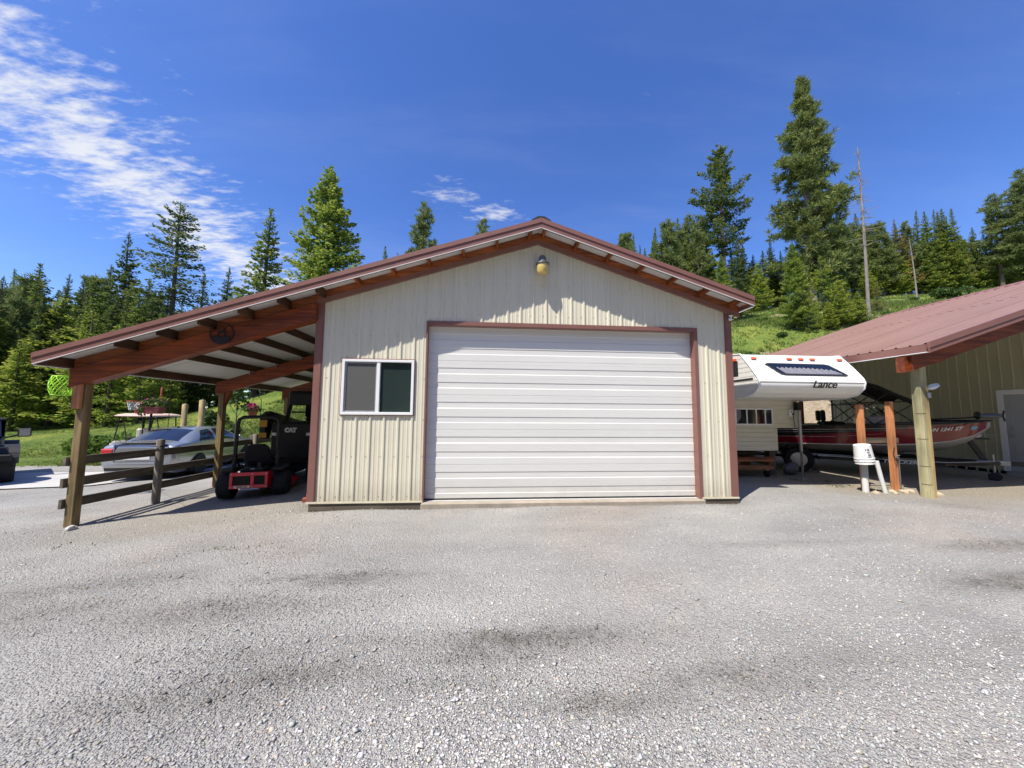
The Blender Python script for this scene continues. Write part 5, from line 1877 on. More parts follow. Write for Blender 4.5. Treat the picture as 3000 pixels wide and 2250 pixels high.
for s in (-1, 1):
    tk = MB()
    q = [(-.05 + .32 * math.cos(R(90 + 180 * k / 8)), .36 + .33 * math.sin(R(90 + 180 * k / 8))) for k in range(9)] + [(1.75 + .32 * math.cos(R(-90 + 180 * k / 8)), .36 + .33 * math.sin(R(-90 + 180 * k / 8))) for k in range(9)]
    tk.prism(q, 1, s * .52, s * .86)
    tko = tk.build('track', 'rubber', loader)
    lg = MB()
    for k in range(16):
        lg.box(-.10 + k * .12, -.04 + k * .12, min(s * .53, s * .85), max(s * .53, s * .85), .68, .715)
    for k in range(7):
        a = R(95 + 170 * k / 6)
        m = Matrix.Translation((-.05, 0, .36)) @ Matrix.Rotation(-(a - R(90)), 4, 'Y')
        z_ = MB().box(-.035, .035, min(s * .53, s * .85), max(s * .53, s * .85), .325, .355)
        z_.xf(m)
        lg.add(z_.v, z_.f)
    lg.build('track_lugs', 'rubber', tko)
    ar = MB()
    ar.prism([(-.10, 1.05), (-.10, 1.62), (.10, 1.72), (1.9, 1.40), (2.6, .55), (2.45, .50), (1.75, 1.22), (.25, 1.45), (.10, 1.05)], 1, s * .60, s * .72)
    aro = ar.build('lift_arm', 'black_paint', loader)
    MB().prism([(-.105, 1.08), (-.105, 1.20), (-.09, 1.20), (-.09, 1.08)], 1, s * .56, s * .73).build('arm_plate', 'yellow_paint', aro)
    MB().prism([(-.105, 1.34), (-.105, 1.50), (-.09, 1.50), (-.09, 1.34)], 1, s * .56, s * .73).build('arm_plate', 'yellow_paint', aro)
# cab frame with openings
cb = part_empty('cab', loader)
for s in (-1, 1):
    MB().bar((.55, s * .46, 1.45), (.85, s * .46, 2.20), .07, .07).build('cab_post', 'black_paint', cb)
    MB().bar((1.75, s * .46, 1.40), (1.75, s * .46, 2.20), .07, .07).build('cab_post', 'black_paint', cb)
    MB().bar((.80, s * .46, 1.70), (1.75, s * .46, 1.70), .03, .05).build('cab_rail', 'black_paint', cb)
MB().box(.72, 1.95, -.52, .52, 2.17, 2.27, bev=.03).build('cab_roof', 'black_paint', cb)
MB().box(.60, .68, -.46, .46, 1.88, 2.20, bev=.02).build('cab_visor', 'black_paint', cb)
MB().box(1.05, 1.35, -.25, .25, 1.46, 1.56, bev=.04).box(1.0, 1.10, -.24, .24, 1.56, 2.05, bev=.04).build('cab_seat', 'black_fabric', cb, smooth=40)
MB().tube([(.30, -.30, 1.45), (.30, -.30, 1.58), (.36, -.30, 1.62)], .03, n=8).build('exhaust_stub', 'black_paint', loader)
MB().box(2.55, 2.75, -.9, .9, .06, .60, bev=.05).build('bucket_attachment', 'black_paint', loader)

# bricks at the garage corner
for i, (x, y, z, rz) in enumerate([(-.28, .62, 0, 12), (-.24, .66, .065, -20)]):
    b_ = tag(MB().box(-.10, .10, -.05, .05, 0, .062, bev=.005).build('loose_brick', 'brick_red'), ['red brick lying on the gravel beside the garage corner', 'red brick stacked crookedly on another beside the garage corner'][i], 'brick')
    b_.location = (x, y, gz(x, y) + z + .005)
    b_.rotation_euler = (0, 0, R(rz))

# ------------------------------------------------------------------ golf cart behind the sedan
cp = at_depth(428, 1300, 13.2)
gk = gz(cp.x, cp.y)
cart = thing('golf_cart', 'golf cart with tan canopy roof and cream seats behind the sedan', 'golf cart', (cp.x, cp.y, gk), R(160))
ct = 1.86
mb = MB()
rings = []
for f, w_, h in ((0, .48, .02), (.05, .56, .05), (.3, .60, .09), (.7, .60, .09), (.95, .56, .05), (1, .48, .02)):
    x = -.95 + 1.9 * f
    rings.append([(x, -w_, ct), (x, -w_ * .8, ct + h), (x, 0, ct + h * 1.15), (x, w_ * .8, ct + h), (x, w_, ct), (x, w_ * .9, ct - .035), (x, -w_ * .9, ct - .035)])
mb.loft(rings)
mb.build('canopy', 'cart_tan', cart, smooth=40)
for s in (-1, 1):
    MB().tube([(.95, s * .45, .55), (.88, s * .48, .95), (.72, s * .5, 1.35), (.60, s * .5, ct)], .020, n=8).build('front_strut', 'black_paint', cart)
    MB().tube([(-.70, s * .5, .72), (-.62, s * .5, ct)], .020, n=8).build('rear_strut', 'black_paint', cart)
    MB().tube([(.10, s * .5, .8), (.25, s * .5, 1.3), (.45, s * .5, ct)], .016, n=8).build('mid_strut', 'black_paint', cart)
    for x in (.75, -.75):
        wheel(cart, x, s * .48, .23, .2, side=s, spokes=5, rr=.5)
MB().box(-1.1, 1.05, -.55, .55, .28, .55, bev=.08).build('cart_body', 'cart_cream', cart, smooth=40)
MB().prism([(.55, .55), (1.1, .55), (1.0, .85), (.75, .95)], 1, -.52, .52).build('cowl', 'cart_cream', cart)
MB().box(-.35, .15, -.52, .52, .70, .82, bev=.05).build('seat', 'cart_cream', cart, smooth=40)
MB().box(-.45, -.33, -.52, -.03, .95, 1.42, bev=.06).build('backrest', 'cart_cream', cart, smooth=40)
MB().box(-.45, -.33, .03, .52, .95, 1.42, bev=.06).build('backrest', 'cart_cream', cart, smooth=40)
MB().tube([(.60, .25, .9), (.40, .25, 1.05)], .02).lathe([(.15, 0), (.17, .015), (.15, .03)], (.36, .25, 1.06), n=16).build('steering_wheel', 'black_plastic', cart)

# ------------------------------------------------------------------ basketball hoop on its pole
hp = at_depth(392, 1176, 17.0)
gk = gz(hp.x, hp.y + .6)
hoop = thing('basketball_hoop', 'orange basketball hoop with white net standing on a dark pole', 'hoop', (hp.x, hp.y, gk))
hz = hp.z - gk
HR = .235
ring_pts = [(HR * math.cos(2 * math.pi * k / 24), HR * math.sin(2 * math.pi * k / 24), hz) for k in range(25)]
MB().tube(ring_pts, .02, n=6).build('rim', 'hoop_orange', hoop, smooth=True)
nt = MB()
for k in range(12):
    for d in (-1, 1):
        a0 = 2 * math.pi * k / 12
        pts_ = []
        for j in range(5):
            f = j / 4
            a = a0 + d * f * 2 * math.pi / 12 * 2
            r_ = HR * (1 - .42 * f)
            pts_.append((r_ * math.cos(a), r_ * math.sin(a), hz - .42 * f))
        nt.tube(pts_, .009, n=4)
nt.build('net', 'net_white', hoop)
MB().tube([(.0, .60, -.2), (0, .60, hz - .5), (0, HR, hz - .02)], .045, n=10).build('pole', 'black_paint', hoop)

# ------------------------------------------------------------------ lime green hanging net
lp = at_depth(181, 1130, 7.2)
net = thing('lime_net_basket', 'lime green open net basket hanging left of the front post', 'net', (lp.x, lp.y, lp.z))
nr, nh = .150, .38
mb = MB()
K_ = 9
for k in range(K_):
    for d in (-1, 1):
        pts_ = []
        for j in range(11):
            f = j / 10
            r_ = nr * (.72 + .42 * math.sin(math.pi * (.12 + .76 * f)))
            a = 2 * math.pi * k / K_ + d * f * 1.35
            pts_.append((r_ * math.cos(a), r_ * math.sin(a), nh / 2 - nh * f))
        mb.tube(pts_, .0085, n=5)
mb.build('mesh', 'lime_net', net, smooth=True)
for zf in (0, 1):
    mb = MB()
    r_ = nr * (.72 + .42 * math.sin(math.pi * (.12 + .76 * zf)))
    mb.tube([(r_ * math.cos(2 * math.pi * k / 20), r_ * math.sin(2 * math.pi * k / 20), nh / 2 - nh * zf) for k in range(21)], .012, n=6)
    mb.build('end_ring', 'lime_net', net, smooth=True)
zc = ztop(XL) - .17 - lp.z
MB().tube([(0, 0, nh / 2), (-.02, .0, nh / 2 + .08), (XL + .05 - lp.x, .12 - lp.y, zc)], .003, n=5).build('hanging_cord', 'black_plastic', net)


# ------------------------------------------------------------------ leaf / petal clouds
def card_cloud(n, cen, rad, size, cols, seed, flat=.5, shell=.35):
    rg_ = np.random.default_rng(seed)
    d = rg_.normal(size=(n, 3))
    d /= np.linalg.norm(d, axis=1)[:, None]
    rr_ = (shell + (1 - shell) * rg_.random(n)) ** .6
    c = np.asarray(cen) + d * rr_[:, None] * np.asarray(rad)
    a = rg_.normal(size=(n, 3))
    a /= np.linalg.norm(a, axis=1)[:, None]
    b = np.cross(a, rg_.normal(size=(n, 3)))
    b /= np.linalg.norm(b, axis=1)[:, None]
    s = size * (.6 + .8 * rg_.random(n))[:, None]
    V = np.stack([c - a * s, c + b * s * flat, c + a * s, c - b * s * flat], 1).reshape(-1, 3)
    F = np.arange(4 * n).reshape(n, 4)
    cols = np.asarray(cols)
    t = cols[rg_.integers(0, len(cols), n)] * (.75 + .5 * rg_.random((n, 1)))
    return V, F, np.repeat(t, 4, 0)


GREENS = [(.06, .11, .03), (.09, .15, .04), (.05, .08, .03), (.12, .17, .05)]
pp_ = at_depth(452, 1200, 12.0)
gk = gz(pp_.x, pp_.y)
ph = pp_.z - gk
planter = thing('pole_planter', 'dark red trough of mixed petunias raised on a black pole', 'planter', (pp_.x, pp_.y, gk))
po_ = MB().tube([(-.12, 0, -.2), (-.10, 0, ph * .5), (-.08, 0, ph - .10)], .032, n=10).build('pole', 'black_paint', planter)
tr_ = []
for z, a, b in ((ph - .14, .20, .10), (ph + .06, .27, .13), (ph + .075, .285, .145), (ph + .085, .27, .13)):
    tr_.append([(a, b, z), (-a, b, z), (-a, -b, z), (a, -b, z)])
MB().loft(tr_).build('trough', 'planter_red', planter)
V1, F1, T1 = card_cloud(420, (0, 0, ph + .22), (.42, .24, .17), .045, GREENS, 3)
V2, F2, T2 = card_cloud(160, (-.32, -.05, ph + .02), (.20, .18, .24), .04, GREENS, 4)
np_mesh('leaves', np.r_[V1, V2], np.r_[F1, F2 + len(V1)], 'leaf', np.r_[T1, T2], planter)
V1, F1, T1 = card_cloud(30, (-.32, -.08, ph + .02), (.18, .18, .24), .034, [(.62, .03, .10), (.70, .10, .22), (.6, .02, .2)], 5, .9, .8)
V2, F2, T2 = card_cloud(26, (.05, -.05, ph + .25), (.42, .24, .17), .032, [(.55, .02, .25), (.7, .55, .15), (.6, .05, .3), (.75, .6, .25)], 6, .9, .85)
np_mesh('flowers', np.r_[V1, V2], np.r_[F1, F2 + len(V1)], 'petals', np.r_[T1, T2], planter)
# red bird feeder above it
bf = at_depth(474, 1150, 12.4)
feeder = thing('bird_feeder', 'slim red bird feeder hanging over the petunia trough', 'feeder', (bf.x, bf.y, bf.z))
MB().lathe([(.012, .20), (.028, .18), (.028, .10), (.034, .09), (.03, -.08), (.045, -.09), (.045, -.11), (0, -.115)], n=14).build('reservoir', 'brick_red', feeder, smooth=40)
MB().tube([(0, 0, .26), (0, .02, .40), (.05, .04, .52), (.22, .05, .52), (.26, .05, .40), (.26, .05, gz(bf.x, bf.y) - bf.z - .1)], .010, n=6).build('hanger_pole', 'black_paint', feeder)
# hanging basket in front of the slope
hb = at_depth(740, 1208, 13.6)
gk = gz(hb.x, hb.y)
basket = thing('hanging_basket', 'terracotta basket of magenta flowers hung from a crook pole', 'planter', (hb.x, hb.y, gk))
h0 = hb.z - gk
MB().lathe([(.11, h0 - .17), (.17, h0 + .02), (.175, h0 + .04), (.15, h0 + .04)], n=20).build('pot', 'terracotta', basket, smooth=40)
V1, F1, T1 = card_cloud(380, (0, 0, h0 + .13), (.36, .30, .14), .045, GREENS, 7)
np_mesh('leaves', V1, F1, 'leaf', T1, basket)
V1, F1, T1 = card_cloud(90, (.05, -.08, h0 + .20), (.20, .18, .15), .045, [(.5, .01, .16), (.6, .03, .25)], 8, .9, .5)
np_mesh('flowers', V1, F1, 'petals', T1, basket)
cr_ = MB()
for a in (90, 210, 330):
    cr_.tube([(.165 * math.cos(R(a)), .165 * math.sin(R(a)), h0 + .04), (0, 0, h0 + .52)], .006, n=5)
cr_.build('hanger_wires', 'black_paint', basket)
MB().tube([(0, 0, h0 + .50), (.02, 0, h0 + .62), (.10, .08, h0 + .66), (.16, .22, h0 + .50), (.16, .25, -.1)], .012, n=6).build('crook_pole', 'black_paint', basket)

# ------------------------------------------------------------------ treated fence posts on the slope
for i, (u, vt, z, lab) in enumerate([(543, 1184, 15.0, 'shorter pale round post standing behind the sedan'), (594, 1172, 14.2, 'taller pale round post standing behind the sedan'), (743, 1275, 11.5, 'grey round post end showing behind the mower seat')]):
    p = at_depth(u, vt, z)
    g_ = gz(p.x, p.y)
    o = thing('round_timber_post', lab, 'post', (p.x, p.y, g_))
    H0 = p.z - g_
    MB().lathe([(.105, -.3), (.10, H0 - .02), (.09, H0), (0, H0 + .01)], n=16).build('post_body', 'post_yellow' if i < 2 else 'grey_wood_z', o, smooth=40)
    MB().tube([(0, 0, H0), (0, 0, H0 + .05)], .012, n=6).build('top_bolt', 'galvanised', o)


# ================================================================== trees
def unit(a):
    return a / np.maximum(np.linalg.norm(a, axis=-1, keepdims=True), 1e-9)


def trunk_mesh(name, H, r0, matname, seed, lean=0.0, bare=0.0, stubs=0, stub_len=.5, top=0.02, live=None, stub_r=.012):
    """tapered trunk with limbs; live = (z, azimuth, length, droop) arrays of the main branches"""
    rnd = random.Random(seed)
    mb = MB()
    n = 12
    pts, rs = [], []
    for i in range(n + 1):
        f = i / n
        pts.append((lean * f * f * H + .02 * H * .1 * math.sin(3 * f + seed), .01 * H * math.sin(2.3 * f + seed * 2), H * f - (.4 if i == 0 else 0)))
        rs.append(max(top, r0 * (1 - f) ** .85 + top) * (1.25 if i == 0 else 1))
    mb.tube(pts, rs, n=9)
    for k in range(stubs):
        z = H * rnd.uniform(bare, .98)
        a = rnd.uniform(0, 2 * math.pi)
        L = stub_len * rnd.uniform(.3, 1.0) * (1.1 - z / H)
        f = z / H
        c = Vector((lean * f * f * H, .01 * H * math.sin(2.3 * f + seed * 2), z))
        d = Vector((math.cos(a), math.sin(a), rnd.uniform(-.35, .15)))
        mb.tube([c, c + d * L * .6 + Vector((0, 0, -.02)), c + d * L], [max(stub_r, .10 * r0), max(stub_r * .75, .07 * r0), stub_r * .45], n=4)
    if live is not None:
        for z, a, L, up in zip(*live):
            f = z / H
            c = Vector((lean * f * f * H, .01 * H * math.sin(2.3 * f + seed * 2), z))
            d = Vector((math.cos(a), math.sin(a), up))
            mb.tube([c, c + d * L * .5, c + d * L * .85], [max(.012, .15 * r0), .012, .005], n=4, cap=False)
    return mb


def conifer(H, R0, base, seed, whorl=.42, per=6, droop=-.15, upturn=.10, spray=.30, card=0.146, cols=((.05, .085, .03),), tips=(.11, .15, .045), profile='cone', gaps=.15, fill=1.0, tipfrac=.25, lean=0.0, shape_pow=.85, ragged=.35):
    """fir or spruce: whorls of flat sprays made of many small leaf cards.  Returns crown arrays and branch list."""
    g = np.random.default_rng(seed)
    zs_, az, Ls, ups = [], [], [], []
    z = base * H
    while z < H * .985:
        f = (z - base * H) / (H * (1 - base))
        if profile == 'cone':
            rad = R0 * (1 - f) ** shape_pow
            rad *= min(1, .55 + f * 4)
        elif profile == 'column':
            rad = R0 * (1 - f ** 2.6) * min(1, .5 + f * 3)
        else:
            rad = R0 * math.sin(math.pi * min(1, .18 + .82 * f)) ** .7 * (1 - .35 * f)
        for k in range(per):
            if g.random() < gaps:
                continue
            zs_.append(z + g.normal() * whorl * .3)
            az.append(2 * math.pi * (k / per) + g.random() * 1.1 + z * 2.4)
            Ls.append(max(.12, rad * (1 - ragged + 1.45 * ragged * g.random())))
            ups.append(droop * (1 - f) + .45 * f * f + g.normal() * .07)
        z += whorl * (1 - .45 * f)
    zs_, az, Ls, ups = map(np.array, (zs_, az, Ls, ups))
    C, A, B, T = [], [], [], []
    cols = np.array(cols)
    for zb, a, L, up in zip(zs_, az, Ls, ups):
        d = np.array([math.cos(a), math.sin(a), 0.0])
        side = np.array([-math.sin(a), math.cos(a), 0.0])
        fz = zb / H
        root = np.array([lean * fz * fz * H, .01 * H * math.sin(2.3 * fz + seed * 2), zb])
        m = int(max(6, fill * (L / card * 7 + 2.2 * L * L * spray / card)))
        t = g.random(m) ** .75 * .95 + .05
        w = spray * L * (1 - .75 * t) + .06
        lat = (g.random(m) * 2 - 1)
        pos = root + d * (t * L)[:, None] + side * (lat * w)[:, None]
        pos[:, 2] += up * t * L + upturn * L * t * t - .10 * np.abs(lat) * w + g.normal(size=m) * .05 * (1 + .3 * L)
        ax = unit(d * (.75) + side * (lat * 1.1)[:, None] + g.normal(size=(m, 3)) * .28 + np.array([0, 0, up * .8]))
        nn = unit(np.array([0, 0, 1.0]) + g.normal(size=(m, 3)) * .55)
        bb = unit(np.cross(ax, nn))
        s = card * (.55 + .8 * g.random(m)) * (1 if L > .6 else .7)
        C.append(pos)
        A.append(ax * s[:, None])
        B.append(bb * (s * (.30 + .18 * g.random(m)))[:, None])
        c = cols[g.integers(0, len(cols), m)] * (.72 + .56 * g.random((m, 1))) * (.82 + .36 * g.random())
        tp = (t > 1 - tipfrac) & (g.random(m) < .75)
        c[tp] = np.array(tips) * (.75 + .5 * g.random((tp.sum(), 1)))
        T.append(c)
    C, A, B, T = map(np.concatenate, (C, A, B, T))
    n = len(C)
    V = np.stack([C - A * .5, C + B, C + A * .55, C - B], 1).reshape(-1, 3)
    F = np.arange(4 * n).reshape(n, 4)
    return V, F, np.repeat(T, 4, 0), (zs_, az, Ls, ups)


def pine(H, R0, base, seed, n_br=120, tuft=.55, cols=((.055, .085, .04),), tips=(.10, .13, .05), fill=26, pw=.62):
    """ponderosa: upswept limbs carrying rounded tufts of long needles"""
    g = np.random.default_rng(seed)
    f = np.sort(g.random(n_br)) ** .92
    zs_ = (base + (1 - base) * f) * H
    rad = R0 * (1 - f) ** pw * np.minimum(1, .62 + 1.6 * f)
    az = g.random(n_br) * 2 * math.pi
    Ls = np.maximum(.25, rad * (.30 + .85 * g.random(n_br) ** .8) * (1 + .28 * np.sin(az * 3 + f * 19) * np.cos(f * 31)))
    ups = -.12 + .5 * f + g.normal(size=n_br) * .12
    C, A, B, T = [], [], [], []
    cols = np.array(cols)
    for zb, a, L, up in zip(zs_, az, Ls, ups):
        d = np.array([math.cos(a), math.sin(a), up])
        side = np.array([-math.sin(a), math.cos(a), 0])
        fz = zb / H
        root = np.array([0, .01 * H * math.sin(2.3 * fz + seed * 2), zb])
        k = max(2, int(L / tuft * 2.6))
        for j in range(k):
            t = .35 + .65 * (j + g.random()) / k
            cen = root + d * t * L + side * g.normal() * .22 * L * t + np.array([0, 0, .18 * L * t * t + g.normal() * .12])
            m = fill
            dirs = unit(g.normal(size=(m, 3)) + np.array([d[0] * .6, d[1] * .6, .55]))
            s = tuft * (.55 + .6 * g.random(m))
            C.append(cen + dirs * (s * .5)[:, None])
            A.append(dirs * s[:, None])
            B.append(unit(np.cross(dirs, g.normal(size=(m, 3)))) * (s * (.045 + .05 * g.random(m)))[:, None])
            c = cols[g.integers(0, len(cols), m)] * (.7 + .6 * g.random((m, 1))) * (.8 + .4 * g.random())
            tp = g.random(m) < .25
            c[tp] = np.array(tips) * (.75 + .5 * g.random((tp.sum(), 1)))
            T.append(c)
    C, A, B, T = map(np.concatenate, (C, A, B, T))
    n = len(C)
    V = np.stack([C - A * .5, C + B, C + A * .5, C - B], 1).reshape(-1, 3)
    return V, np.arange(4 * n).reshape(n, 4), np.repeat(T, 4, 0), (zs_, az, Ls, ups)


PROTO = {}
FIR = ((.125, .185, .048), (.160, .218, .054), (.096, .150, .046))
FIRB = ((.150, .230, .048), (.175, .250, .056), (.120, .195, .048))
DARK = ((.075, .115, .043), (.097, .140, .048), (.061, .097, .041))
YOUNG = ((.183, .268, .048), (.225, .298, .058), (.140, .213, .046))


def make_proto(key, kind, H, r0, bark='bark', stubs=10, bare=.05, **kw):
    seed = abs(hash(key)) % 1000 if False else sum(ord(c) * (i + 3) for i, c in enumerate(key)) % 997
    fn = conifer if kind == 'fir' else pine
    V, F, T, br = fn(H, seed=seed, **kw)
    cm = np_mesh('crown_' + key, V, F, 'fir_needles', T * np.array([1.30, 1.27, 1.10]), link=False)
    sel = br[2] > .5
    br = tuple(b[sel] for b in br)
    tm_ = trunk_mesh('trunk_' + key, H, r0, bark, seed, bare=bare, stubs=stubs, stub_len=kw.get('R0', 2) * .45, live=br, lean=kw.get('lean', 0))
    tme = bpy.data.meshes.new('trunk_' + key)
    tme.from_pydata(tm_.v, [], tm_.f)
    tme.materials.append(MATS[bark])
    PROTO[key] = (cm, tme, H)


make_proto('spruce_bright', 'fir', 16, .24, R0=4.0, base=.05, whorl=.40, per=7, droop=-.10, upturn=.16, spray=.34, card=0.191, cols=FIRB, tips=(.235, .285, .068), fill=1.15, gaps=.08, tipfrac=.35, shape_pow=.80)
make_proto('fir_tall', 'fir', 18, .22, R0=2.9, base=.42, whorl=.52, per=6, droop=-.22, upturn=.14, spray=.34, card=0.168, cols=DARK, tips=(.14, .165, .05), fill=.85, gaps=.22, shape_pow=.62, bare=.1, stubs=22)
make_proto('fir_dark', 'fir', 17, .24, R0=3.2, base=.06, whorl=.46, per=6, droop=-.18, upturn=.10, spray=.32, card=0.191, cols=DARK, tips=(.14, .17, .05), fill=.95, gaps=.15)
make_proto('fir_mid', 'fir', 15, .22, R0=2.9, base=.04, whorl=.44, per=6, droop=-.12, upturn=.12, spray=.33, card=0.191, cols=FIR, tips=(.20, .24, .055), fill=.95, gaps=.14)
make_proto('fir_ragged', 'fir', 17, .26, R0=2.8, base=.34, whorl=.50, per=6, droop=-.05, upturn=.20, spray=.36, card=0.179, cols=DARK, tips=(.15, .175, .05), fill=1.7, gaps=.28, profile='column', ragged=.6, stubs=30, bare=.12, bark='bark_pale')
make_proto('fir_young', 'fir', 7, .10, R0=1.75, base=.02, whorl=.27, per=6, droop=-.05, upturn=.14, spray=.36, card=0.135, cols=YOUNG, tips=(.28, .31, .065), fill=1.0, gaps=.10, tipfrac=.35)
make_proto('fir_young_loose', 'fir', 7, .09, R0=1.9, base=.03, whorl=.33, per=5, droop=-.12, upturn=.18, spray=.34, card=0.123, cols=YOUNG, tips=(.27, .29, .065), fill=.85, gaps=.22, ragged=.5)
make_proto('fir_slim', 'fir', 14, .17, R0=1.7, base=.06, whorl=.42, per=6, droop=-.12, upturn=.10, spray=.36, card=0.168, cols=FIR, tips=(.17, .20, .055), fill=1.0, gaps=.18)
make_proto('fir_rusty', 'fir', 10, .13, R0=1.9, base=.08, whorl=.42, per=5, droop=-.10, upturn=.12, spray=.34, card=0.158, cols=((.24, .18, .07), (.18, .18, .06), (.14, .18, .055)), tips=(.28, .19, .075), fill=.75, gaps=.28)
make_proto('ponderosa', 'pine', 24, .38, R0=4.3, base=.08, pw=.80, n_br=300, tuft=.60, fill=30, cols=((.120, .160, .062), (.150, .190, .070), (.090, .125, .056)), tips=(.23, .25, .085), stubs=16, bark='bark_pale')
make_proto('pine_slim', 'pine', 14, .17, R0=1.9, base=.16, n_br=110, tuft=.48, fill=30, cols=((.125, .165, .075), (.15, .19, .08)), tips=(.21, .24, .09), pw=.5)
make_proto('pine_far', 'pine', 15, .2, R0=2.8, base=.15, n_br=100, tuft=.70, fill=26, cols=((.11, .15, .065), (.135, .17, .07)), tips=(.20, .225, .08))


KIND_WORDS = {'fir_dark': 'dark green fir', 'fir_mid': 'mid green fir', 'fir_slim': 'narrow spire-shaped fir', 'pine_far': 'round-tufted pine', 'pine_slim': 'slim tufted pine', 'fir_rusty': 'browning fir', 'fir_young': 'bright young fir', 'fir_young_loose': 'loose feathery young fir', 'spruce_bright': 'broad bright spruce'}


def plant_tree(key, x, y, H, wide, label, name='conifer_tree', group=None, rz=None, sink=.0, cat='tree'):
    cm, tm_, H0 = PROTO[key]
    s = H / H0
    t = bpy.data.objects.new(name, None)
    COL.objects.link(t)
    t.location = (x, y, gz(x, y) - sink)
    t.scale = (s * wide, s * wide, s)
    t.rotation_euler = (0, 0, random.uniform(0, 6.28) if rz is None else rz)
    tag(t, (KIND_WORDS[key] + label[label.index(' '):]) if group else label, cat, group)
    for nm, me_ in (('trunk', tm_), ('crown', cm)):
        o = bpy.data.objects.new(nm, me_)
        COL.objects.link(o)
        o.parent = t
    return t


def tree_px(key, u, v_apex, z, wide, label, **kw):
    """stand a tree on the hill in the direction of picture column u at distance z, as tall as its apex shows"""
    p = at_depth(u, v_apex, z)
    base = at_depth(u, 1212, z)
    H = p.z - gz(p.x, p.y)
    return plant_tree(key, p.x, p.y, H, wide, label, **kw)


def tree_base(key, u, v_base, v_apex, wide, label, **kw):
    """stand a tree where the hill shows at picture row v_base in column u"""
    zz_ = np.arange(14, 90, .4)
    p0_, p1_ = np.array(at_depth(u, v_base, 1.0)), np.array(at_depth(u, v_base, 2.0))
    P_ = p0_ + (zz_ - 1)[:, None] * (p1_ - p0_)
    hit = np.nonzero(P_[:, 2] <= gh(P_[:, 0], P_[:, 1]))[0]
    best = float(zz_[hit[0]]) if len(hit) else None
    return tree_px(key, u, v_apex, best or 60.0, wide, label, **kw)


tree_px('fir_dark', 380, 680, 40, .95, 'dark fir with a ragged flat-sided crown rising above the left forest', rz=.4)
tree_px('fir_tall', 532, 588, 36, 1.15, 'tall thin fir with a long bare dark trunk behind the lean-to', rz=1.0)
tree_px('fir_mid', 790, 610, 33, 1.05, 'open dull green fir left of the bright spruce', rz=2.0)
tree_px('spruce_bright', 972, 482, 30, 1.05, 'large bright yellow-green spruce behind the garage roof', rz=.7)
tree_px('pine_slim', 1244, 604, 40, 1.0, 'slim blue-green pine showing over the garage roof left of the ridge')
tree_px('pine_slim', 1418, 648, 46, 1.0, 'pine top just showing beside the small clouds over the garage roof')
tree_px('fir_mid', 1130, 722, 42, .8, 'small conifer top showing between the bright spruce and slim pine')
tree_px('fir_slim', 1165, 738, 44, .7, 'narrow conifer tip just above the garage rake', sink=.2)
tree_px('fir_slim', 598, 800, 42, 1.1, 'narrow blue-green conifer right of the bare-trunked fir')
tree_px('fir_dark', 672, 780, 44, .9, 'dark conifer left of the dull green fir')
tree_base('fir_ragged', 2108, 890, 418, .95, 'tall sparse fir with a pale bare lower trunk behind the garage eave', rz=.3)
tree_base('ponderosa', 2345, 900, 240, .95, 'very tall broad ponderosa pine towering over the hillside', name='pine_tree', rz=1.3)
tree_px('pine_slim', 2985, 505, 56, 1.25, 'tall pine clump at the far end of the shelter roof line')
tree_px('pine_slim', 2905, 575, 58, 1.2, 'shorter rounded pine beside the tall pine clump')
# firs standing at the foot of the two tall trees
for key, u, vb, v, wd, lab in (
        ('fir_mid', 2060, 900, 660, 1.2, 'dense green fir crowding the foot of the sparse fir'),
        ('fir_dark', 2160, 935, 700, 1.1, 'dark heavy fir just beyond the garage eave'),
        ('spruce_bright', 2112, 950, 745, .85, 'broad bright fir right behind the garage eave'),
        ('fir_mid', 1985, 860, 640, 1.1, 'mid green fir rising behind the garage roof slope'),
        ('fir_mid', 1915, 860, 690, 1.1, 'green fir half sunk behind the garage roof slope'),
        ('fir_young', 2217, 915, 768, 1.2, 'bright young fir between the two tall trees'),
        ('spruce_bright', 2318, 958, 709, .85, 'bushy olive fir with low branches on the grass slope'),
        ('fir_young_loose', 2402, 945, 747, 1.3, 'loose yellow-green fir under the ponderosa'),
        ('fir_young', 2452, 955, 818, 1.35, 'bright fir left of the dead snag'),
        ('fir_young_loose', 2360, 975, 850, 1.2, 'low feathery fir below the bushy olive fir'),
        ('fir_rusty', 2565, 915, 820, 1.15, 'browning fir behind the dead snag'),
        ('fir_young', 2511, 950, 852, 1.35, 'low bright fir touching the dead snag'),
        ('fir_young', 2425, 972, 880, 1.3, 'low bright fir beside the shelter roof'),
        ('fir_mid', 2400, 880, 670, 1.05, 'dense fir half hidden by the ponderosa'),
        ('fir_mid', 2450, 860, 705, 1.0, 'dense fir right of the ponderosa trunk'),
        ('fir_young', 2595, 850, 697, 1.2, 'bright umbrella-shaped young fir right of the snag'),
        ('fir_dark', 2255, 880, 705, 1.0, 'dark fir showing between the sparse fir and ponderosa')):
    tree_base(key, u, vb, v, wd, lab)
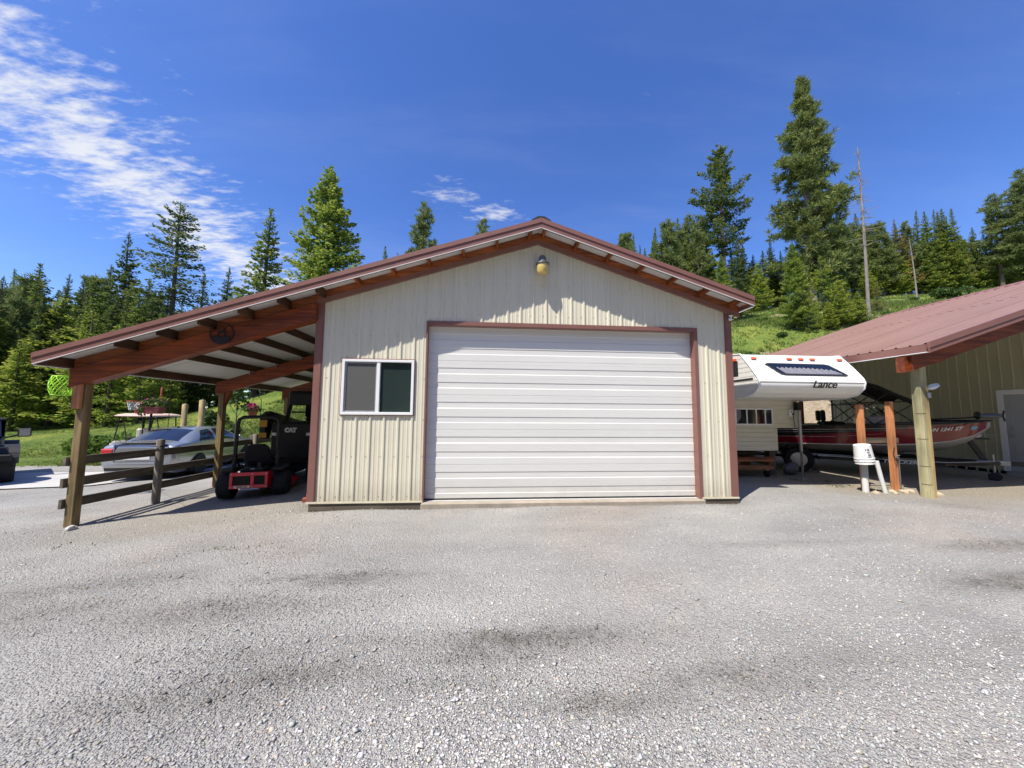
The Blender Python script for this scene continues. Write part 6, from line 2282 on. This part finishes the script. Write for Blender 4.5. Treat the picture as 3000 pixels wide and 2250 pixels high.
for u, vb, v, key in ((2195, 885, 770, 'fir_mid'), (2240, 890, 800, 'fir_slim'), (2275, 900, 790, 'fir_mid'), (2300, 880, 760, 'fir_mid'), (2350, 890, 790, 'fir_young'), (2380, 880, 780, 'fir_mid'), (2430, 890, 800, 'fir_young'), (2475, 900, 810, 'fir_mid'), (2490, 870, 740, 'fir_mid'), (2535, 880, 770, 'fir_young'), (2560, 860, 730, 'fir_mid'), (2630, 845, 745, 'fir_young'), (2020, 880, 730, 'fir_mid'), (2085, 890, 740, 'fir_mid'), (2600, 865, 800, 'fir_young_loose'), (2335, 930, 850, 'fir_young'), (2480, 935, 860, 'fir_young_loose'), (2140, 890, 735, 'fir_mid'), (2175, 880, 720, 'fir_mid'), (2205, 880, 745, 'fir_dark'), (2232, 875, 735, 'fir_mid'), (2262, 885, 760, 'fir_mid'), (2285, 870, 735, 'fir_slim'), (2190, 905, 800, 'fir_young')):
    tree_base(key, u, vb, v, 1.15, 'conifer filling the thicket around the ponderosa and the snag', group='firs filling the thicket around the ponderosa')
# young firs of the left foreground
for key, u, v, z, wd, lab in (
        ('fir_young', 190, 870, 31, 1.35, 'bright layered young fir behind the lime net'),
        ('fir_young_loose', 275, 905, 29, 1.3, 'loose bright fir beside the front lean-to post'),
        ('fir_young', 0, 925, 30, 1.35, 'bright young fir over the off-road vehicle'),
        ('fir_mid', 85, 890, 36, 1.0, 'shaded fir left of the layered young fir'),
        ('fir_young_loose', 345, 950, 26, 1.1, 'leggy young fir seen under the lean-to eave'),
        ('fir_young_loose', 420, 1000, 26, 1.25, 'thin young fir behind the basketball hoop'),
        ('fir_young', 505, 1040, 27, 1.1, 'dense low fir at the forest edge behind the round posts'),
        ('fir_young', 60, 1000, 27, 1.2, 'low fir with drooping layers behind the vehicle mirror')):
    tree_px(key, u, v, z, wd, lab)
# forest on the left
rndf = random.Random(11)
LF = []
for i in range(30):
    u = -70 + i * 24 + rndf.uniform(-14, 14)
    z = rndf.uniform(36, 60)
    v = 800 + 30 * math.sin(u * .011) + rndf.uniform(-22, 60) + max(0, u - 300) * .32
    LF.append((u, v, z))
for i in range(16):
    LF.append((-60 + i * 36 + rndf.uniform(-14, 14), 880 + rndf.uniform(-40, 40), rndf.uniform(29, 36)))
for u, v in ((125, 772), (46, 788), (205, 800), (280, 812), (-20, 770)):
    LF.append((u, v, 50))
for u, v, z in LF:
    tree_px(rndf.choice(['fir_dark', 'fir_mid', 'fir_dark', 'fir_slim', 'pine_far']), u, v, z, rndf.uniform(.85, 1.2), 'conifer in the dense forest left of the garage', group='conifers of the left forest')
# conifers along the hilltop right of the garage roof
for i in range(17):
    u = 1800 + i * 16 + rndf.uniform(-10, 10)
    tree_px(rndf.choice(['pine_slim', 'fir_slim', 'fir_mid', 'pine_far']), u, 700 - (u - 1800) * .16 + rndf.uniform(-40, 45), rndf.uniform(46, 66), rndf.uniform(.85, 1.15), 'conifer on the hilltop just beyond the garage roof slope', group='conifers on the hilltop beyond the garage')
for i in range(46):
    u = 2470 + i * 13.5 + rndf.uniform(-12, 12)
    v = 660 + 25 * math.sin(u * .02) + rndf.uniform(-40, 50)
    tree_base(rndf.choice(['fir_mid', 'fir_slim', 'pine_far', 'fir_mid', 'fir_rusty', 'fir_mid', 'fir_slim', 'pine_slim']), u, 805 + rndf.uniform(-30, 10), v, rndf.uniform(.85, 1.15), 'conifer in the mixed stand above the grass slope', group='conifers above the grass slope')
for i in range(15):
    u = 2620 + i * 30 + rndf.uniform(-12, 12)
    tree_base(rndf.choice(['fir_young', 'fir_young_loose', 'fir_rusty', 'fir_young']), u, 828 + rndf.uniform(-12, 6), 715 + rndf.uniform(-25, 30), rndf.uniform(.95, 1.25), 'conifer at the lower edge of the hillside stand', group='young firs at the edge of the hillside stand')
# trees behind the garage, between the spruce and the ridge, and beyond the lean-to
for i in range(14):
    u = 560 + i * 45 + rndf.uniform(-20, 20)
    tree_px(rndf.choice(['fir_mid', 'fir_dark', 'fir_slim']), u, 960 - (u - 560) * .14 + rndf.uniform(-40, 50), rndf.uniform(36, 52), 1.0, 'conifer low behind the garage roof', group='conifers low behind the garage roof')
# woods across the lot, behind the viewer (they show in the window glass)
for i in range(52):
    a = R(188 + i * 3.2) + rndf.uniform(-.03, .03)
    d = rndf.uniform(27, 40)
    plant_tree(rndf.choice(['fir_dark', 'fir_mid', 'spruce_bright', 'fir_mid']), 3 + d * math.cos(a), -8 + d * math.sin(a), rndf.uniform(17, 25), 1.15, 'conifer of the woods across the lot facing the garage', group='conifers across the lot')
# dead snag
p0 = at_depth(2545, 945, 31)
p1 = at_depth(2530, 398, 31)
Hs = p1.z - gz(p0.x, p0.y)
snag = thing('dead_snag', 'tall dead bare tree trunk with stub branches above the shelter roof', 'tree', (p0.x, p0.y, gz(p0.x, p0.y)))
MB_ = trunk_mesh('trunk', Hs, .115, 'bark_pale', 5, lean=.012, bare=.40, stubs=90, stub_len=2.6, top=.03, stub_r=.024)
MB_.build('trunk', 'snag_grey', snag, smooth=40)
# slim bare trunks on the grass slope
for u, vb, vt, z in ((2682, 845, 690, 44),):
    b0 = at_depth(u, vb, z)
    t0 = at_depth(u - 8, vt, z)
    o = thing('slim_bare_tree', {2682: 'thin pale leaning trunk on the open grass slope', 2855: 'thin reddish dead trunk among the hillside firs', 2610: 'thin straight pale trunk at the left edge of the grass slope'}[u], 'tree', (b0.x, b0.y, gz(b0.x, b0.y)))
    trunk_mesh('trunk', t0.z - gz(b0.x, b0.y), .075, 'bark_pale', u, lean=-.03, bare=.25, stubs=26, stub_len=1.2).build('trunk', 'snag_grey', o, smooth=40)
# sapling with white guard under the lean-to view
sp = at_depth(690, 1240, 16)
sap = thing('sapling', 'small leafy sapling with a white trunk guard on the slope', 'tree', (sp.x, sp.y, gz(sp.x, sp.y)))
sh_ = at_depth(690, 1118, 16).z - gz(sp.x, sp.y)
tk_ = MB().tube([(0, 0, -.2), (.02, 0, sh_ * .5), (0, .02, sh_ * .95)], [.03, .024, .01], n=7)
for a, z in ((20, .5), (200, .55), (110, .65), (290, .7)):
    tk_.tube([(0, 0, sh_ * z), (.35 * math.cos(R(a)), .35 * math.sin(R(a)), sh_ * (z + .2))], [.012, .005], n=5)
tk_.build('trunk', 'bark', sap)
MB().lathe([(.045, .05), (.045, .55)], n=10).build('trunk_guard', 'bucket_white', sap, smooth=40)
V1, F1, T1 = card_cloud(520, (0, 0, sh_ * .86), (.55, .5, sh_ * .26), .075, [(.09, .15, .04), (.12, .19, .05)], 21, .6, .1)
np_mesh('crown', V1, F1, 'leaf', T1, sap)


# shrubs
def shrub(u, v, z, r, label, seed, cols=GREENS, flowers=None, group=None):
    p = at_depth(u, v, z)
    g_ = gz(p.x, p.y)
    o = thing('shrub', label, 'shrub', (p.x, p.y, g_), group=group)
    parts = []
    off = 0
    rn = np.random.default_rng(seed)
    Vs, Fs, Ts = [], [], []
    for k in range(6):
        c = (rn.normal() * r * .45, rn.normal() * r * .45, r * (.35 + .4 * rn.random()))
        q = r * (.4 + .3 * rn.random())
        V, F, T = card_cloud(260, c, (q, q, q * .8), r * .085 + .02, cols, seed + k, .55, .3)
        Vs.append(V)
        Fs.append(F + off)
        Ts.append(T)
        off += len(V)
    np_mesh('foliage', np.concatenate(Vs), np.concatenate(Fs), 'leaf', np.concatenate(Ts), o)
    st = MB()
    for k in range(7):
        a = k * .9
        st.tube([(0, 0, -.1), (r * .35 * math.cos(a), r * .35 * math.sin(a), r * .5), (r * .6 * math.cos(a), r * .6 * math.sin(a), r * .9)], [.02, .012, .004], n=4)
    st.build('stems', 'bark', o)
    if flowers:
        V, F, T = card_cloud(120, (0, 0, r * .6), (r * .8, r * .8, r * .5), .05, flowers, seed + 50, .8, .7)
        np_mesh('blossom', V, F, 'petals', T, o)


BRT = [(.12, .20, .04), (.16, .24, .05), (.09, .15, .035)]
shrub(2180, 905, 26, 1.0, 'pale blossoming shrub on the grass beyond the garage corner', 41, BRT, [(.5, .55, .4), (.6, .62, .5)])
shrub(2255, 1005, 22, .45, 'small white-flowered clump low on the slope above the camper', 42, BRT, [(.6, .62, .5)])
shrub(2790, 845, 40, 1.3, 'dark green shrub alone on the open grass slope', 43)
shrub(620, 1165, 22, .8, 'dark leafy shrub on the slope left of the sapling', 44)
shrub(240, 1290, 17, .6, 'bright leafy shrub behind the front lean-to post', 45, BRT)
shrub(345, 1300, 15, 1.0, 'tall bright grassy bush behind the sedan', 46, BRT)
shrub(300, 1290, 16.5, .8, 'leafy bush between the post and the golf cart', 47, BRT)
shrub(505, 1220, 18, .9, 'leafy bush behind the shorter round post', 48, BRT)
shrub(640, 1130, 20, .7, 'shrub with pale leaves beside the second lean-to post', 49)


rnds = random.Random(5)
for k in range(12):
    shrub(rnds.choice([2190, 2240, 2300, 2620, 2680, 2740, 2840, 2900, 2960]) + rnds.uniform(-20, 20), rnds.uniform(850, 960), rnds.uniform(24, 42), rnds.uniform(.25, .5), 'small low bush in the rough grass of the slope', 60 + 7 * k, BRT if k % 2 else GREENS, None, 'small bushes on the grass slope')


# ================================================================== grass and gravel
def scatter_grass(name, pts, hts, seed, cols, blades=7, spread=.10):
    g = np.random.default_rng(seed)
    n = len(pts)
    c = np.repeat(pts, blades, 0)
    h = np.repeat(hts, blades) * (.5 + .8 * g.random(n * blades))
    a = g.random(n * blades) * 2 * math.pi
    off = np.c_[np.cos(a), np.sin(a), np.zeros(n * blades)]
    root = c + off * (spread * g.random(n * blades))[:, None]
    root[:, 2] -= .03
    leanv = off * (h * (.15 + .5 * g.random(n * blades)))[:, None]
    side = np.c_[-np.sin(a), np.cos(a), np.zeros(n * blades)] * (.012 + .16 * h * .25)[:, None]
    tip = root + leanv
    tip[:, 2] += h
    V = np.stack([root - side, root + side, tip], 1).reshape(-1, 3)
    F = np.arange(3 * n * blades).reshape(-1, 3)
    cols = np.array(cols)
    t = np.repeat(cols[g.integers(0, len(cols), n)], blades, 0) * (.7 + .6 * g.random((n * blades, 1)))
    o = np_mesh(name, V, F, 'grass_blades', np.repeat(t, 3, 0))
    o['kind'] = 'stuff'
    o['label'] = 'rough spring grass over the lawn and hillside'
    o['category'] = 'grass'
    return o


gg = np.random.default_rng(77)
cand = []
for (x0, x1, y0, y1, nn_) in ((-34, -4, 6.5, 26, 20000), (-20, 4, 9, 34, 12000), (9, 46, 11, 34, 15000), (20, 80, 5, 45, 16000)):
    q = np.c_[x0 + (x1 - x0) * gg.random(nn_), y0 + (y1 - y0) * gg.random(nn_)]
    cand.append(q)
q = np.concatenate(cand)
ge = np.interp(q[:, 0], [-60, -22, -14, -9, -5, 8, 11, 30], [6.3, 6.6, 8.0, 8.6, 8.2, 8.2, 11.2, 11.0])
keep = (q[:, 1] > ge + .5 + .8 * vnoise(q[:, 0], q[:, 1], 2.5, 6)) & ((vnoise(q[:, 0], q[:, 1], 3.0, 15) + .4 * vnoise(q[:, 0], q[:, 1], .8, 16)) > -.32)
keep &= ~((q[:, 0] > 10) & (q[:, 0] < 27) & (q[:, 1] < 14))
keep &= ~((q[:, 0] < -7) & (q[:, 1] < 7.2))
q = q[keep]
hts = np.clip(.16 + .30 * (vnoise(q[:, 0], q[:, 1], 4, 17) + .35), .06, .5) * np.where(q[:, 0] < -13, .28, 1.0)
scatter_grass('meadow_grass', np.c_[q, gh(q[:, 0], q[:, 1])], hts, 5, [(.15, .23, .045), (.20, .28, .055), (.26, .29, .09), (.12, .19, .04), (.31, .30, .13)])
# weeds in the gravel
w_pts = []
for u, v, n_ in ((2470, 1425, 26), (2560, 1440, 16), (2600, 1432, 14), (2400, 1412, 20), (680, 1595, 8), (700, 1590, 6), (230, 1545, 5), (2330, 1405, 14)):
    p = on_z(u, v, -.03)
    for _ in range(n_):
        x, y = p.x + gg.normal() * .22, p.y + gg.normal() * .08
        w_pts.append((x, y, gz(x, y)))
wo_ = scatter_grass('gravel_weeds', np.array(w_pts), np.full(len(w_pts), .05), 9, [(.12, .16, .05), (.17, .18, .08)], 6, .04)
wo_['label'] = 'thin weeds at the edges of the gravel lot'
wo_['category'] = 'weeds'


def gravel(name, n, seed, region, size, label):
    """crushed stone: flat-sided bits lying on the lot"""
    g = np.random.default_rng(seed)
    P_ = region(g, n)
    P_ = P_[(gh(P_[:, 0], P_[:, 1]) > -5)]
    n = len(P_)
    base = np.array([(1, 0, 0), (-1, 0, 0), (0, 1, 0), (0, -1, 0), (0, 0, .5), (0, 0, -.5)], float)
    F0 = np.array([(0, 2, 4), (2, 1, 4), (1, 3, 4), (3, 0, 4), (2, 0, 5), (1, 2, 5), (3, 1, 5), (0, 3, 5)])
    V = np.repeat(base[None], n, 0) * (.6 + .8 * g.random((n, 6, 1)))
    V += g.normal(size=(n, 6, 3)) * .18
    s = size * np.exp(g.normal(size=n) * .38)
    V *= s[:, None, None]
    V[:, :, 0] *= (.8 + .6 * g.random(n))[:, None]
    a, b = g.random(n) * 6.283, g.normal(size=n) * .30
    ca, sa, cb_, sb = np.cos(a), np.sin(a), np.cos(b), np.sin(b)
    x = V[:, :, 0] * cb_[:, None] + V[:, :, 2] * sb[:, None]
    z = -V[:, :, 0] * sb[:, None] + V[:, :, 2] * cb_[:, None]
    y = V[:, :, 1]
    W = np.stack([x * ca[:, None] - y * sa[:, None], x * sa[:, None] + y * ca[:, None], z], -1)
    W[:, :, 0] += P_[:, 0][:, None]
    W[:, :, 1] += P_[:, 1][:, None]
    W[:, :, 2] += (gh(P_[:, 0], P_[:, 1]) + s * (.12 + .2 * g.random(n)))[:, None]
    F = (F0[None] + 6 * np.arange(n)[:, None, None]).reshape(-1, 3)
    v = np.clip(.475 + .07 * g.normal(size=n), .25, .68)
    tint = np.c_[v * .93, v * .915, v * .885] * (1 + .03 * g.normal(size=(n, 3)))
    wm = g.random(n) < .10
    tint[wm] *= np.array([1.10, .98, .85])
    big_ = .78 + .44 * (vnoise(P_[:, 0], P_[:, 1], 1.6, 21) + .5)
    tint *= np.clip(big_, .75, 1.2)[:, None]
    stn = stain_at(P_[:, 0], P_[:, 1])
    dkf = np.clip(stn * (.55 + .9 * g.random(n)) * (.6 + 1.2 * (vnoise(P_[:, 0], P_[:, 1], .12, 27) + .5)), 0, .80)
    tint *= 1 - dkf[:, None] * np.array([.80, .82, .86])
    o = np_mesh(name, W.reshape(-1, 3), F, 'stone_bits', np.repeat(tint, 6, 0))
    o['kind'] = 'stuff'
    o['label'] = label
    o['category'] = 'gravel'
    return o


def region_near(g, n):
    # even in view: more stones close by, fewer away
    d = 1.25 * (9.5 / 1.25) ** (g.random(n) ** .80)
    a = R(90) - CAM_YAW + (g.random(n) * 2 - 1) * R(62)
    P_ = np.c_[CAM_POS.x + d * np.cos(a), CAM_POS.y + d * np.sin(a)]
    dens = vnoise(P_[:, 0], P_[:, 1], 1.1, 22) + .6 * vnoise(P_[:, 0], P_[:, 1], .35, 23)
    P_ = P_[dens > -.10 + .25 * g.normal(size=n)]
    x, y = P_[:, 0], P_[:, 1]
    ok = ~((x > -.1) & (x < 7.4) & (y > -.12)) & ~((x > -3.7) & (x < 0) & (y > .6)) & (y < 3.4) & (x > -9)
    return P_[ok]


gravel('loose_gravel', 150000, 31, region_near, .0050, 'grey crushed gravel covering the lot')


def region_ring(g, n):
    P_ = np.c_[-8 + 22 * g.random(n), -5 + 6.5 * g.random(n)]
    x, y = P_[:, 0], P_[:, 1]
    return P_[~((x > -.2) & (x < 7.45) & (y > -.2)) & (vnoise(x, y, 1.4, 24) > -.1)]


o_ = gravel('coarse_gravel', 1100, 33, region_ring, .0100, 'larger pale stones strewn over the gravel lot')
